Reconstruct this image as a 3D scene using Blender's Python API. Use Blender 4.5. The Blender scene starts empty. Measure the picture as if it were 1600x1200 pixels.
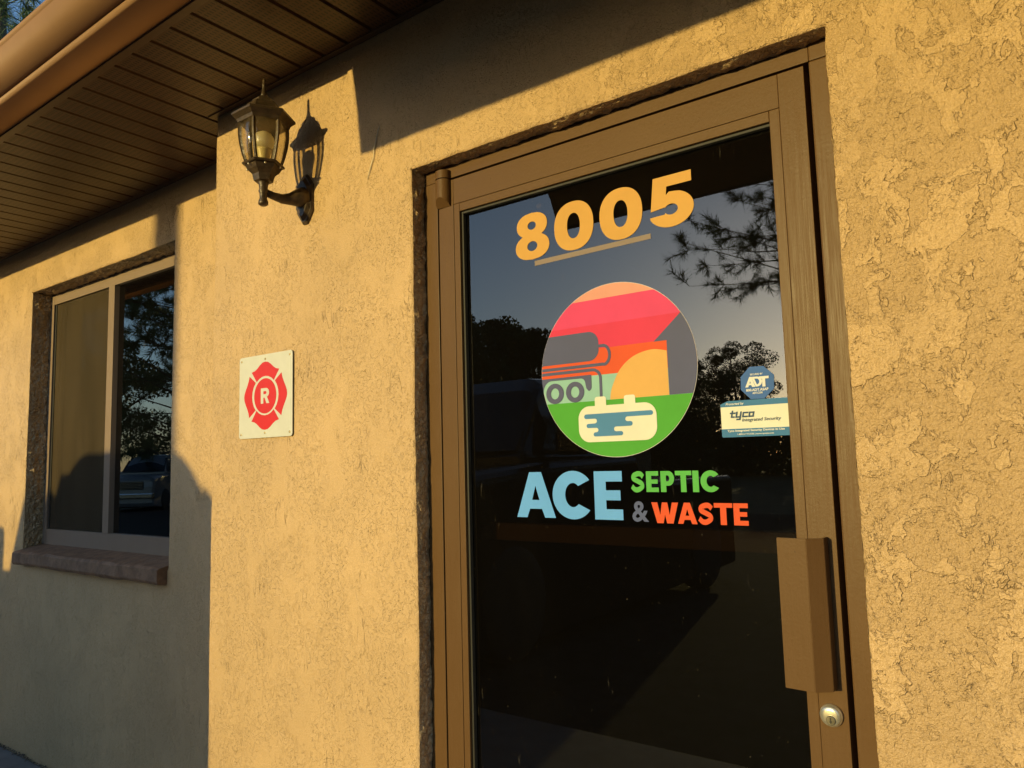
import bpy, bmesh, math, random
import numpy as np
from mathutils import Vector, Matrix
from mathutils.geometry import tessellate_polygon

sc = bpy.context.scene
R = math.radians

# ------------------------------------------------------------------ camera
cam_data = bpy.data.cameras.new('camera'); cam = bpy.data.objects.new('camera', cam_data)
sc.collection.objects.link(cam); sc.camera = cam
yaw, pitch, roll = R(36.473), R(5.896), R(-1.5616)
fw = Vector((-math.sin(yaw)*math.cos(pitch), math.cos(yaw)*math.cos(pitch), math.sin(pitch)))
rt = Vector((math.cos(yaw), math.sin(yaw), 0)); up = rt.cross(fw)
rt2 = rt*math.cos(roll) + up*math.sin(roll); up2 = -rt*math.sin(roll) + up*math.cos(roll)
m = Matrix((rt2, up2, -fw)).transposed().to_4x4(); m.translation = Vector((0, -1.348, 1.315))
cam.matrix_world = m
cam_data.sensor_width = 36; cam_data.lens = 36*1166.34/1600
cam_data.clip_start = 0.02; cam_data.clip_end = 3000

# ------------------------------------------------------------------ world, sun, exposure
SUN = Vector((-0.224, -1.0, 0.15)).normalized()          # direction towards the sun
w = bpy.data.worlds.new('World'); sc.world = w; w.use_nodes = True
nt = w.node_tree; bg = nt.nodes['Background']
sky = nt.nodes.new('ShaderNodeTexSky'); sky.sky_type = 'NISHITA'; sky.sun_disc = False
sky.sun_elevation = math.asin(SUN.z); sky.sun_rotation = math.atan2(SUN.x, SUN.y)
sky.air_density = 1.0; sky.dust_density = 0.75; sky.ozone_density = 3.0
nt.links.new(sky.outputs[0], bg.inputs[0]); bg.inputs[1].default_value = 0.15
sun_d = bpy.data.lights.new('sun', 'SUN'); sun_d.energy = 2.0; sun_d.angle = R(0.53); sun_d.color = (1.0, 0.78, 0.28)
sun_o = bpy.data.objects.new('sun', sun_d); sc.collection.objects.link(sun_o)
sun_o.rotation_euler = SUN.to_track_quat('Z', 'Y').to_euler(); sun_o.location = SUN*40
sc.view_settings.view_transform = 'Standard'; sc.view_settings.look = 'None'
sc.view_settings.gamma = 1.0; sc.view_settings.exposure = 0.93; sc.view_settings.use_curve_mapping = False
sc.render.engine = 'CYCLES'
sc.cycles.max_bounces = 10; sc.cycles.diffuse_bounces = 1; sc.cycles.transparent_max_bounces = 24

C = sc.collection
rng = np.random.default_rng(5); random.seed(5)

# ------------------------------------------------------------------ node helpers
class NT:
    def __init__(s, name):
        s.m = bpy.data.materials.new(name); s.m.use_nodes = True; s.t = s.m.node_tree
        s.b = s.t.nodes['Principled BSDF']; s.out = s.t.nodes['Material Output']
    def n(s, kind, **kw):
        x = s.t.nodes.new('ShaderNode'+kind)
        for k, v in kw.items(): setattr(x, k, v)
        return x
    def put(s, sock, v):
        if hasattr(v, 'is_output') or isinstance(v, bpy.types.NodeSocket): s.t.links.new(v, sock)
        else: sock.default_value = v
    def math(s, op, a, b=None, c=None, clamp=False):
        x = s.n('Math', operation=op, use_clamp=clamp); s.put(x.inputs[0], a)
        if b is not None: s.put(x.inputs[1], b)
        if c is not None: s.put(x.inputs[2], c)
        return x.outputs[0]
    def coord(s, which='Object'): return s.n('TexCoord').outputs[which]
    def mapping(s, v, scale=(1, 1, 1), loc=(0, 0, 0), rot=(0, 0, 0)):
        x = s.n('Mapping'); s.put(x.inputs[0], v); x.inputs[1].default_value = loc; x.inputs[2].default_value = rot; x.inputs[3].default_value = scale
        return x.outputs[0]
    def noise(s, v, scale, detail=2.0, rough=0.5, dist=0.0):
        x = s.n('TexNoise'); s.put(x.inputs['Vector'], v); x.inputs['Scale'].default_value = scale
        x.inputs['Detail'].default_value = detail; x.inputs['Roughness'].default_value = rough; x.inputs['Distortion'].default_value = dist
        return x.outputs[0]
    def smooth(s, v, a, b, lo=0.0, hi=1.0):
        x = s.n('MapRange', interpolation_type='SMOOTHSTEP'); s.put(x.inputs[0], v)
        x.inputs[1].default_value = a; x.inputs[2].default_value = b; x.inputs[3].default_value = lo; x.inputs[4].default_value = hi
        return x.outputs[0]
    def mix(s, f, a, b, blend='MIX'):
        x = s.n('Mix', data_type='RGBA', blend_type=blend); s.put(x.inputs[0], f); s.put(x.inputs[6], a); s.put(x.inputs[7], b)
        return x.outputs[2]
    def bump(s, h, dist=1.0, strength=1.0):
        x = s.n('Bump'); x.inputs['Distance'].default_value = dist; x.inputs['Strength'].default_value = strength
        s.put(x.inputs['Height'], h); s.put(s.b.inputs['Normal'], x.outputs[0]); return x
    def base(s, c, rough=0.5, metal=0.0, spec=0.5):
        s.put(s.b.inputs['Base Color'], c if not isinstance(c, tuple) else (*c[:3], 1)); s.put(s.b.inputs['Roughness'], rough)
        s.b.inputs['Metallic'].default_value = metal; s.b.inputs['Specular IOR Level'].default_value = spec
def col(c): return (*c, 1.0)

def plain(name, c, rough=0.5, var=0.10, scale=30.0, metal=0.0, spec=0.5, bump=0.0, bscale=300.0):
    k = NT(name); co = k.coord()
    n = k.noise(co, scale, 4, 0.6)
    k.base(k.mix(k.smooth(n, 0.3, 0.7), col(tuple(v*(1-var) for v in c)), col(tuple(min(1, v*(1+var)) for v in c))), rough, metal, spec)
    if bump: k.bump(k.math('MULTIPLY', k.noise(co, bscale, 3), bump))
    return k.m

def stucco_mat(name, c):
    k = NT(name); co = k.coord()
    sx = k.n('SeparateXYZ'); k.put(sx.inputs[0], co); X = sx.outputs[0]; Z = sx.outputs[2]
    # where the trowel left broad knocked-down islands (right of the door) and where fine vertical drag marks
    wide = k.smooth(X, -1.25, -0.35)
    warp = k.n('TexNoise'); k.put(warp.inputs['Vector'], co); warp.inputs['Scale'].default_value = 7.0; warp.inputs['Detail'].default_value = 2
    wv = k.n('VectorMath', operation='SCALE'); k.put(wv.inputs[0], warp.outputs[1]); wv.inputs['Scale'].default_value = 0.05
    wa = k.n('VectorMath', operation='ADD'); k.put(wa.inputs[0], co); k.put(wa.inputs[1], wv.outputs[0]); pw = wa.outputs[0]
    # islands
    n1 = k.noise(k.mapping(pw, (1, 1, 0.75)), 17, 4.5, 0.62, 0.3)
    isl = k.smooth(n1, 0.515, 0.528)
    line1 = k.math('SUBTRACT', 1.0, k.smooth(k.math('ABSOLUTE', k.math('SUBTRACT', n1, 0.519)), 0.0, 0.011))
    n1b = k.noise(k.mapping(pw, (1, 1, 1.0), (3, 1, 7)), 62, 3, 0.6, 0.4)
    pit = k.smooth(n1b, 0.575, 0.59)
    line1b = k.math('SUBTRACT', 1.0, k.smooth(k.math('ABSOLUTE', k.math('SUBTRACT', n1b, 0.582)), 0.0, 0.016))
    mask1 = k.smooth(k.noise(co, 4.5, 3, 0.6), 0.37, 0.50)
    mask1b = k.smooth(k.noise(k.mapping(co, loc=(5, 2, 1)), 7.0, 2), 0.36, 0.50)
    # vertical drag marks
    n2 = k.noise(k.mapping(pw, (1, 1, 0.82), (1, 4, 2)), 85, 2.5, 0.6, 0.5)
    drag = k.smooth(n2, 0.525, 0.540)
    line2 = k.math('SUBTRACT', 1.0, k.smooth(k.math('ABSOLUTE', k.math('SUBTRACT', n2, 0.532)), 0.0, 0.014))
    mask2 = k.smooth(k.noise(k.mapping(co, (1, 1, 0.6)), 9, 4, 0.65), 0.40, 0.56)
    n3 = k.noise(k.mapping(pw, (1, 1, 0.10), (9, 4, 2)), 34, 3, 0.55, 0.2)
    line3 = k.math('MULTIPLY', k.math('SUBTRACT', 1.0, k.smooth(k.math('ABSOLUTE', k.math('SUBTRACT', n3, 0.5)), 0.0, 0.008)), k.smooth(k.noise(co, 9, 2), 0.56, 0.68))
    grain = k.noise(co, 260, 3, 0.6)
    grain2 = k.noise(co, 700, 2, 0.5)
    nw = k.math('SUBTRACT', 1.0, wide)
    hA = k.math('ADD', k.math('MULTIPLY', k.math('MULTIPLY', isl, mask1), 0.0044), k.math('MULTIPLY', k.math('MULTIPLY', pit, mask1b), -0.0042))
    hB = k.math('ADD', k.math('MULTIPLY', k.math('MULTIPLY', drag, mask2), -0.0040), k.math('MULTIPLY', line3, -0.0030))
    h = k.math('ADD', k.math('MULTIPLY', hA, wide), k.math('MULTIPLY', hB, nw))
    gr = k.math('ADD', k.math('MULTIPLY', grain, k.math('SUBTRACT', k.math('ADD', 0.0018, k.math('MULTIPLY', wide, 0.0026)), k.math('MULTIPLY', k.math('MULTIPLY', isl, wide), 0.0022))), k.math('MULTIPLY', grain2, 0.0012))
    h = k.math('ADD', h, gr)
    h = k.math('ADD', h, k.math('ADD', k.math('MULTIPLY', k.noise(co, 22, 2), 0.0026), k.math('MULTIPLY', k.math('MULTIPLY', k.noise(co, 95, 3, 0.6), wide), 0.0095)))
    k.bump(h, 1.0, 1.0)
    # colour: paint with cloudy variation; grime and relief shade painted into edges and troughs
    lA = k.math('MAXIMUM', k.math('MULTIPLY', line1, mask1), k.math('MULTIPLY', line1b, mask1b))
    lB = k.math('MAXIMUM', k.math('MULTIPLY', line2, mask2), line3)
    ln = k.math('ADD', k.math('MULTIPLY', lA, wide), k.math('MULTIPLY', lB, nw), clamp=True)
    cloud = k.noise(co, 2.2, 5, 0.65)
    c1 = k.mix(k.smooth(cloud, 0.3, 0.7), col(tuple(v*0.90 for v in c)), col(tuple(min(1, v*1.07) for v in c)))
    c2 = k.mix(k.math('MULTIPLY', k.smooth(k.noise(co, 38, 4, 0.7), 0.48, 0.75), 0.14), c1, col((c[0]*0.72, c[1]*0.66, c[2]*0.6)))
    c2 = k.mix(k.smooth(k.noise(co, 330, 3, 0.75), 0.36, 0.64, 0.0, 0.34), c2, col((c[0]*0.60, c[1]*0.54, c[2]*0.46)))
    flat = k.math('MULTIPLY', k.math('MULTIPLY', isl, mask1), wide)
    low = k.math('MULTIPLY', k.math('MULTIPLY', k.math('SUBTRACT', 1.0, isl), mask1), wide)
    c2 = k.mix(k.math('MULTIPLY', flat, 0.20), c2, col(tuple(min(1, v*1.10) for v in c)))  # lighter colour on the flat islands paints in their smooth sheen
    c2 = k.mix(k.math('MULTIPLY', low, 0.10), c2, col((c[0]*0.62, c[1]*0.57, c[2]*0.50)))
    c3 = k.mix(k.math('MULTIPLY', ln, k.math('ADD', 0.26, k.math('MULTIPLY', wide, 0.06))), c2, col((c[0]*0.42, c[1]*0.36, c[2]*0.30)))
    k.base(c3, k.smooth(grain, 0.35, 0.65, 0.30, 0.52), 0, 0.5)
    return k.m

WALL = (0.69, 0.462, 0.236)
M = {}
M['stucco'] = stucco_mat('tan_stucco_paint', WALL)
def reveal_mat():
    k = NT('rough_reveal_paint'); co = k.coord()
    n = k.noise(co, 60, 4, 0.7); g = k.noise(co, 240, 3, 0.6)
    h = k.math('ADD', k.math('MULTIPLY', k.smooth(n, 0.45, 0.56), 0.003), k.math('MULTIPLY', g, 0.0012)); k.bump(h, 1.0, 1.0)
    glint = k.smooth(k.noise(co, 85, 5, 0.75, 0.8), 0.63, 0.66)  # pale specks painted in for sunlit bumps on the return
    c = k.mix(k.smooth(k.noise(co, 9, 4), 0.35, 0.65), col((0.56, 0.38, 0.20)), col((0.69, 0.47, 0.245)))
    k.base(k.mix(glint, c, col((0.80, 0.70, 0.52))), 0.35, 0, 0.6); return k.m
M['reveal'] = reveal_mat()
def bronze_mat(name, c, streak=(90, 90, 2.0), rough=0.42):
    k = NT(name); co = k.coord()
    st = k.noise(k.mapping(co, streak), 6, 4, 0.65); cl = k.noise(co, 5, 4, 0.6)
    c1 = k.mix(k.smooth(st, 0.3, 0.7), col(tuple(v*0.96 for v in c)), col(tuple(v*1.03 for v in c)))
    c2 = k.mix(k.smooth(cl, 0.35, 0.7, 0, 0.35), c1, col((c[0]*0.86, c[1]*0.80, c[2]*0.72)))
    sp = k.smooth(k.noise(co, 130, 2, 0.5), 0.72, 0.75)
    k.base(k.mix(k.math('MULTIPLY', sp, 0.5), c2, col((c[0]*0.45, c[1]*0.42, c[2]*0.4))), k.smooth(st, 0.3, 0.7, rough-0.05, rough+0.1), 0.0, 0.18)
    k.bump(k.math('ADD', k.math('MULTIPLY', st, 0.00006), k.math('MULTIPLY', k.noise(co, 180, 2), 0.00030)), 1.0, 0.8)
    return k.m
M['bronze'] = bronze_mat('brown_door_paint', (0.128, 0.068, 0.027))
M['bronze_h'] = bronze_mat('brown_rail_paint', (0.128, 0.068, 0.027), (2.0, 90, 90))
M['winframe'] = bronze_mat('tan_window_frame_paint', (0.28, 0.2046, 0.1501))
M['gutter'] = plain('brown_gutter_enamel', (0.43, 0.245, 0.13), 0.45, 0.05, 4, 0, 0.2, 0.0003, 400)
M['black_gap'] = plain('black_rubber', (0.012, 0.011, 0.010), 0.6)
M['gasket'] = plain('dark_gasket', (0.02, 0.018, 0.016), 0.6)
def soffit_mat():
    k = NT('vented_brown_soffit_vinyl'); co = k.coord()
    s = k.n('SeparateXYZ'); k.put(s.inputs[0], co)
    # punched slots in staggered rows (object space: x across one plank, y along it)
    ys = k.math('DIVIDE', s.outputs[1], 0.0185); row = k.math('FLOOR', ys); fy = k.math('SUBTRACT', ys, row)
    odd = k.math('MULTIPLY', k.math('MODULO', k.math('ABSOLUTE', row), 2.0), 0.0)
    xs = k.math('ADD', k.math('DIVIDE', s.outputs[0], 0.0118), odd); fx = k.math('SUBTRACT', xs, k.math('FLOOR', xs))
    ax = k.math('ABSOLUTE', k.math('SUBTRACT', fx, 0.5)); ay = k.math('ABSOLUTE', k.math('SUBTRACT', fy, 0.5))
    hole = k.math('MULTIPLY', k.math('LESS_THAN', ax, 0.20), k.math('LESS_THAN', ay, 0.32))
    inside = k.math('LESS_THAN', k.math('ABSOLUTE', s.outputs[0]), 0.0415)
    hole = k.math('MULTIPLY', hole, inside)
    n = k.noise(co, 18, 4, 0.6)
    c = k.mix(k.smooth(n, 0.3, 0.7), col((0.072, 0.033, 0.015)), col((0.100, 0.049, 0.023)))
    k.base(k.mix(hole, c, col((0.012, 0.008, 0.005))), 0.42, 0, 0.5)
    k.bump(k.math('MULTIPLY', hole, -0.001), 1.0, 1.0); return k.m
M['soffit'] = soffit_mat()
M['soffit_trim'] = plain('dark_brown_trim', (0.10, 0.058, 0.03), 0.4)
M['roof'] = plain('brown_asphalt_shingle', (0.09, 0.065, 0.05), 0.85, 0.3, 14, bump=0.004, bscale=120)
def glass_mat(name, tint, dust=0.012):
    k = NT(name); t = k.t; t.nodes.remove(k.b)
    fr = k.n('Fresnel'); fr.inputs['IOR'].default_value = 1.52
    fac = k.math('MULTIPLY', k.math('MULTIPLY', fr.outputs[0], 1.65, clamp=True), k.math('SUBTRACT', 1.0, k.n('NewGeometry').outputs['Backfacing']))   # both faces of the thin sheet counted at the front one
    tr = k.n('BsdfTransparent'); tr.inputs[0].default_value = col(tint)
    gl = k.n('BsdfAnisotropic'); gl.inputs['Roughness'].default_value = 0.0; gl.inputs[0].default_value = (1, 1, 1, 1)
    mx = k.n('MixShader'); k.put(mx.inputs[0], fac); t.links.new(tr.outputs[0], mx.inputs[1]); t.links.new(gl.outputs[0], mx.inputs[2])
    # a film of dust with specks and smears
    co = k.coord(); sp = k.smooth(k.noise(co, 210, 2, 0.5), 0.745, 0.775); sm = k.smooth(k.noise(k.mapping(co, (1, 1, 0.35)), 5, 5, 0.7), 0.45, 0.95)
    sc2 = k.math('MULTIPLY', k.smooth(k.noise(k.mapping(co, (1, 1, 0.2), rot=(0, 0.7, 0)), 60, 1, 0.4, 1.5), 0.77, 0.82), 0.04)
    d = k.math('ADD', k.math('ADD', k.math('MULTIPLY', sp, 0.11), sc2), k.math('ADD', k.math('MULTIPLY', sm, dust*0.6), dust*0.5), clamp=True)
    df = k.n('BsdfDiffuse'); df.inputs[0].default_value = (0.62, 0.52, 0.40, 1)
    m2 = k.n('MixShader'); k.put(m2.inputs[0], d); t.links.new(mx.outputs[0], m2.inputs[1]); t.links.new(df.outputs[0], m2.inputs[2])
    t.links.new(m2.outputs[0], k.out.inputs[0]); return k.m
M['door_glass'] = glass_mat('tinted_door_glass', (0.42, 0.38, 0.31), 0.006)
M['win_glass'] = glass_mat('tinted_window_glass', (0.35, 0.32, 0.27), 0.004)
def amber_glass():
    k = NT('smoky_lantern_glass'); t = k.t; t.nodes.remove(k.b)
    fr = k.n('Fresnel'); fr.inputs['IOR'].default_value = 1.5
    tr = k.n('BsdfTransparent'); tr.inputs[0].default_value = (0.97, 0.95, 0.88, 1)
    gl = k.n('BsdfAnisotropic'); gl.inputs['Roughness'].default_value = 0.06
    mx = k.n('MixShader'); k.put(mx.inputs[0], k.math('MULTIPLY', k.math('MULTIPLY', fr.outputs[0], 1.2, clamp=True), k.math('SUBTRACT', 1.0, k.n('NewGeometry').outputs['Backfacing']))); t.links.new(tr.outputs[0], mx.inputs[1]); t.links.new(gl.outputs[0], mx.inputs[2])
    df = k.n('BsdfDiffuse'); df.inputs[0].default_value = (0.55, 0.45, 0.3, 1)
    m2 = k.n('MixShader'); k.put(m2.inputs[0], k.smooth(k.noise(k.coord(), 40, 4, 0.7), 0.4, 0.75, 0.02, 0.07)); t.links.new(mx.outputs[0], m2.inputs[1]); t.links.new(df.outputs[0], m2.inputs[2])
    t.links.new(m2.outputs[0], k.out.inputs[0]); return k.m
M['lantern_glass'] = amber_glass()
def screen_mat():
    k = NT('brown_insect_screen'); t = k.t; t.nodes.remove(k.b)
    tr = k.n('BsdfTransparent'); tr.inputs[0].default_value = (1, 1, 1, 1)
    df = k.n('BsdfDiffuse'); co = k.coord()
    c = k.mix(k.smooth(k.noise(k.mapping(co, (1, 1, 0.15)), 7, 5, 0.6), 0.3, 0.7), col((0.072, 0.055, 0.035)), col((0.110, 0.081, 0.050)))
    k.put(df.inputs[0], c)
    mx = k.n('MixShader'); mx.inputs[0].default_value = 0.62; t.links.new(tr.outputs[0], mx.inputs[1]); t.links.new(df.outputs[0], mx.inputs[2])
    t.links.new(mx.outputs[0], k.out.inputs[0]); return k.m
M['screen'] = screen_mat()
M['sill'] = plain('brown_painted_sill', (0.25, 0.138, 0.075), 0.7, 0.25, 22, bump=0.0035, bscale=70)
M['lantern'] = plain('aged_bronze_casting', (0.072, 0.047, 0.026), 0.40, 0.35, 60, 0.15, 0.5, 0.0008, 220)
def bulb_mat():
    k = NT('frosted_bulb'); t = k.t; k.base((0.86, 0.80, 0.62), 0.3)
    tl = k.n('BsdfTranslucent'); tl.inputs[0].default_value = (0.95, 0.85, 0.60, 1); mx = k.n('MixShader'); mx.inputs[0].default_value = 0.5
    t.links.new(k.b.outputs[0], mx.inputs[1]); t.links.new(tl.outputs[0], mx.inputs[2]); t.links.new(mx.outputs[0], k.out.inputs[0]); return k.m
M['bulb'] = bulb_mat()
M['bulb_base'] = plain('white_bulb_base', (0.70, 0.58, 0.30), 0.4, 0.05)
M['steel'] = plain('brushed_steel', (0.72, 0.66, 0.52), 0.28, 0.08, 60, 0.75)
M['key_core'] = plain('worn_key_core', (0.20, 0.18, 0.14), 0.35, 0.3, 90, 0.8)
M['sign_plate'] = plain('cream_sign_enamel', (0.64, 0.64, 0.59), 0.4, 0.03, 20)
M['sign_red'] = plain('red_sign_print', (0.64, 0.018, 0.020), 0.4, 0.03)
M['screw'] = plain('sign_rivet', (0.35, 0.28, 0.18), 0.35, 0.1, 60, 0.8)
def vinyl(name, c): return plain(name, c, 0.55, 0.035, 12, 0, 0.12)
for nm, c in dict(v_gold=(0.63, 0.3489, 0.0965), v_line=(0.27, 0.2115, 0.1935), v_peach=(0.702, 0.3199, 0.2574), v_pink=(0.702, 0.063, 0.1802), v_red=(0.666, 0.0437, 0.1094), v_slate=(0.0945, 0.1018, 0.1994),
                  v_orange=(0.684, 0.0921, 0.0321), v_sun=(0.684, 0.3877, 0.1222), v_mint=(0.279, 0.504, 0.4633), v_green=(0.0765, 0.3489, 0.0451), v_cream=(0.72, 0.7173, 0.6178), v_water=(0.0765, 0.2327, 0.4633),
                  v_sky=(0.135, 0.385, 0.86), v_leaf=(0.099, 0.4265, 0.0901), v_amp=(0.0945, 0.1163, 0.2445), v_blue=(0.055, 0.140, 0.408), v_teal=(0.054, 0.1841, 0.3861), v_white=(0.72, 0.7173, 0.7078),
                  v_ink=(0.045, 0.0872, 0.1673), v_rim=(0.738, 0.6979, 0.7722)).items(): M[nm] = vinyl('vinyl_'+nm[2:], c)
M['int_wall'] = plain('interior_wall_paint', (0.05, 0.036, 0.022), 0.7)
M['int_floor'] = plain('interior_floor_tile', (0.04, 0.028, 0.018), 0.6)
M['asphalt'] = plain('asphalt', (0.042, 0.038, 0.034), 0.95, 0.3, 6, spec=0.08, bump=0.004, bscale=90)
M['concrete'] = plain('sidewalk_concrete', (0.17, 0.16, 0.145), 0.8, 0.15, 8, bump=0.002, bscale=160)
M['grass'] = plain('dry_grass', (0.07, 0.075, 0.025), 0.9, 0.4, 3, bump=0.02, bscale=25)
M['bark'] = plain('pine_bark', (0.075, 0.052, 0.036), 0.9, 0.4, 12, bump=0.01, bscale=30)
def leaf_mat(name, a, b):
    k = NT(name); n = k.noise(k.coord(), 1.3, 3); k.base(k.mix(k.smooth(n, 0.35, 0.65), col(a), col(b)), 0.6, 0, 0.3)
    k.b.inputs['Transmission Weight'].default_value = 0.0
    return k.m
M['oak'] = leaf_mat('oak_leaf', (0.030, 0.045, 0.014), (0.065, 0.085, 0.025))
M['needle'] = leaf_mat('pine_needle', (0.045, 0.085, 0.028), (0.09, 0.135, 0.045))
M['black_paint'] = plain('black_car_paint', (0.012, 0.012, 0.014), 0.15, 0.05)
M['silver_paint'] = plain('silver_car_paint', (0.24, 0.24, 0.25), 0.3, 0.04, metal=0.4)
M['car_glass'] = plain('dark_car_glass', (0.01, 0.012, 0.014), 0.05, 0.05)
M['chrome'] = plain('chrome', (0.6, 0.6, 0.6), 0.12, 0.04, metal=1.0)
M['tyre'] = plain('tyre_rubber', (0.02, 0.02, 0.02), 0.8)
M['lamp_lens'] = plain('headlamp_lens', (0.45, 0.45, 0.45), 0.1)
M['timber'] = plain('weathered_timber', (0.16, 0.12, 0.08), 0.85, 0.3, 20, bump=0.003, bscale=60)
M['web'] = plain('old_cobweb', (0.75, 0.65, 0.48), 0.7)

# ------------------------------------------------------------------ object helpers
def tag(o, label, cat, group=None, kind=None):
    if label: o['label'] = label
    if cat: o['category'] = cat
    if group: o['group'] = group
    if kind: o['kind'] = kind
    return o
def empty(name, loc, label, cat, group=None):
    o = bpy.data.objects.new(name, None); C.objects.link(o); o.location = loc; o.empty_display_size = 0.1
    return tag(o, label, cat, group)
def finish(name, me, mats, parent=None, smooth=False):
    if not isinstance(mats, (list, tuple)): mats = [mats]
    for q in mats: me.materials.append(q)
    if smooth: me.shade_smooth()
    o = bpy.data.objects.new(name, me); C.objects.link(o)
    if parent is not None:
        o.parent = parent
        loc = Vector(); p = parent
        while p: loc += p.location; p = p.parent
        o.location = -loc                                  # meshes are written in world metres
    return o
def from_bm(name, bm, mats, parent=None, smooth=False):
    me = bpy.data.meshes.new(name); bm.normal_update(); bm.to_mesh(me); bm.free(); return finish(name, me, mats, parent, smooth)
def from_py(name, v, f, mats, parent=None, smooth=False):
    me = bpy.data.meshes.new(name); me.from_pydata([tuple(p) for p in v], [], f); me.update(); return finish(name, me, mats, parent, smooth)
def bm_box(bm, x0, x1, y0, y1, z0, z1, bev=0.0, mi=0):
    r = bmesh.ops.create_cube(bm, size=1.0); vs = r['verts']
    for q in vs: q.co = Vector(((x0+x1)/2 + q.co.x*(x1-x0), (y0+y1)/2 + q.co.y*(y1-y0), (z0+z1)/2 + q.co.z*(z1-z0)))
    fs = {f for q in vs for f in q.link_faces}
    for f in fs: f.material_index = mi
    if bev:
        es = list({e for f in fs for e in f.edges}); bmesh.ops.bevel(bm, geom=es, offset=bev, segments=2, affect='EDGES', profile=0.6)
def box(name, x0, x1, y0, y1, z0, z1, mat, parent=None, bev=0.0):
    bm = bmesh.new(); bm_box(bm, x0, x1, y0, y1, z0, z1, bev); return from_bm(name, bm, mat, parent)
def bm_lathe(bm, prof, cx, cy, n=20, axis='Z', mi=0, ang0=0.0, closed=True):
    rings = []
    for r, z in prof:
        ring = []
        for i in range(n):
            a = ang0 + 2*math.pi*i/n
            if axis == 'Z': p = (cx + r*math.cos(a), cy + r*math.sin(a), z)
            else: p = (cx + r*math.cos(a), z, cy + r*math.sin(a))         # axis Y: cx = x, cy = z, z = y
            ring.append(bm.verts.new(p))
        rings.append(ring)
    for a, b in zip(rings, rings[1:]):
        for i in range(n):
            f = bm.faces.new((a[i], a[(i+1) % n], b[(i+1) % n], b[i])); f.material_index = mi
    if closed:
        for ring, rev in ((rings[0], True), (rings[-1], False)):
            f = bm.faces.new(list(reversed(ring)) if rev else ring); f.material_index = mi
    bmesh.ops.recalc_face_normals(bm, faces=bm.faces[:])
def bm_tube(bm, pts, rads, n=8, mi=0):
    pts = [Vector(p) for p in pts]; rings = []
    for i, p in enumerate(pts):
        d = (pts[min(i+1, len(pts)-1)] - pts[max(i-1, 0)]).normalized()
        a = d.cross(Vector((0.31, 0.17, 0.93))).normalized(); b = d.cross(a)
        rings.append([bm.verts.new(p + (a*math.cos(2*math.pi*k/n) + b*math.sin(2*math.pi*k/n))*rads[i]) for k in range(n)])
    for a, b in zip(rings, rings[1:]):
        for i in range(n):
            f = bm.faces.new((a[i], a[(i+1) % n], b[(i+1) % n], b[i])); f.material_index = mi
    bm.faces.new(rings[0]); bm.faces.new(rings[-1])
def prism(name, loops, y, mat, parent=None, thick=0.0005):
    """flat sheet in the xz plane, front at y (facing -y), with real edges; loops[0] outer, the rest holes"""
    L = [[Vector((p[0], p[1], 0)) for p in lp] for lp in loops]
    tris = tessellate_polygon(L); flat = [p for lp in L for p in lp]; n = len(flat)
    v = [(p.x, y, p.y) for p in flat] + [(p.x, y+thick, p.y) for p in flat]; f = []
    for t in tris:
        a, b, c = [flat[i] for i in t]
        s = (b.x-a.x)*(c.y-a.y) - (b.y-a.y)*(c.x-a.x)
        f.append(tuple(t) if s > 0 else tuple(reversed(t)))
    k = 0
    for lp in L:
        q = len(lp)
        for i in range(q): f.append((k+i, k+(i+1) % q, n+k+(i+1) % q, n+k+i))
        k += q
    return from_py(name, v, f, mat, parent)
def arc(cx, cz, rx, rz, a0, a1, n=24): return [(cx + rx*math.cos(R(a0+(a1-a0)*i/n)), cz + rz*math.sin(R(a0+(a1-a0)*i/n))) for i in range(n+1)]
def ring(cx, cz, rx, rz, n=40, p=2.0):
    out = []
    for i in range(n):
        a = 2*math.pi*i/n; c, s = math.cos(a), math.sin(a)
        out.append((cx + rx*math.copysign(abs(c)**(2/p), c), cz + rz*math.copysign(abs(s)**(2/p), s)))
    return out
def sweep(path, t):
    """outline of a stroke of thickness t along a centreline (list of 2d points)"""
    L, Rr = [], []
    for i, p in enumerate(path):
        a = path[max(i-1, 0)]; b = path[min(i+1, len(path)-1)]; dx, dz = b[0]-a[0], b[1]-a[1]; d = math.hypot(dx, dz) or 1
        nx, nz = -dz/d*t/2, dx/d*t/2; L.append((p[0]+nx, p[1]+nz)); Rr.append((p[0]-nx, p[1]-nz))
    return L + Rr[::-1]
def bez(pts, n=14):
    """catmull-rom through points"""
    P = [pts[0]] + list(pts) + [pts[-1]]; out = []
    for i in range(1, len(P)-2):
        for k in range(n):
            t = k/n; p0, p1, p2, p3 = P[i-1], P[i], P[i+1], P[i+2]
            out.append(tuple(0.5*((2*p1[j]) + (-p0[j]+p2[j])*t + (2*p0[j]-5*p1[j]+4*p2[j]-p3[j])*t*t + (-p0[j]+3*p1[j]-3*p2[j]+p3[j])*t**3) for j in (0, 1)))
    out.append(pts[-1]); return out
def fit(loops, x0, x1, z0, z1, shear=0.0):
    return [[(x0 + px*(x1-x0) + shear*pz*(z1-z0), z0 + pz*(z1-z0)) for px, pz in lp] for lp in loops]
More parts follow.
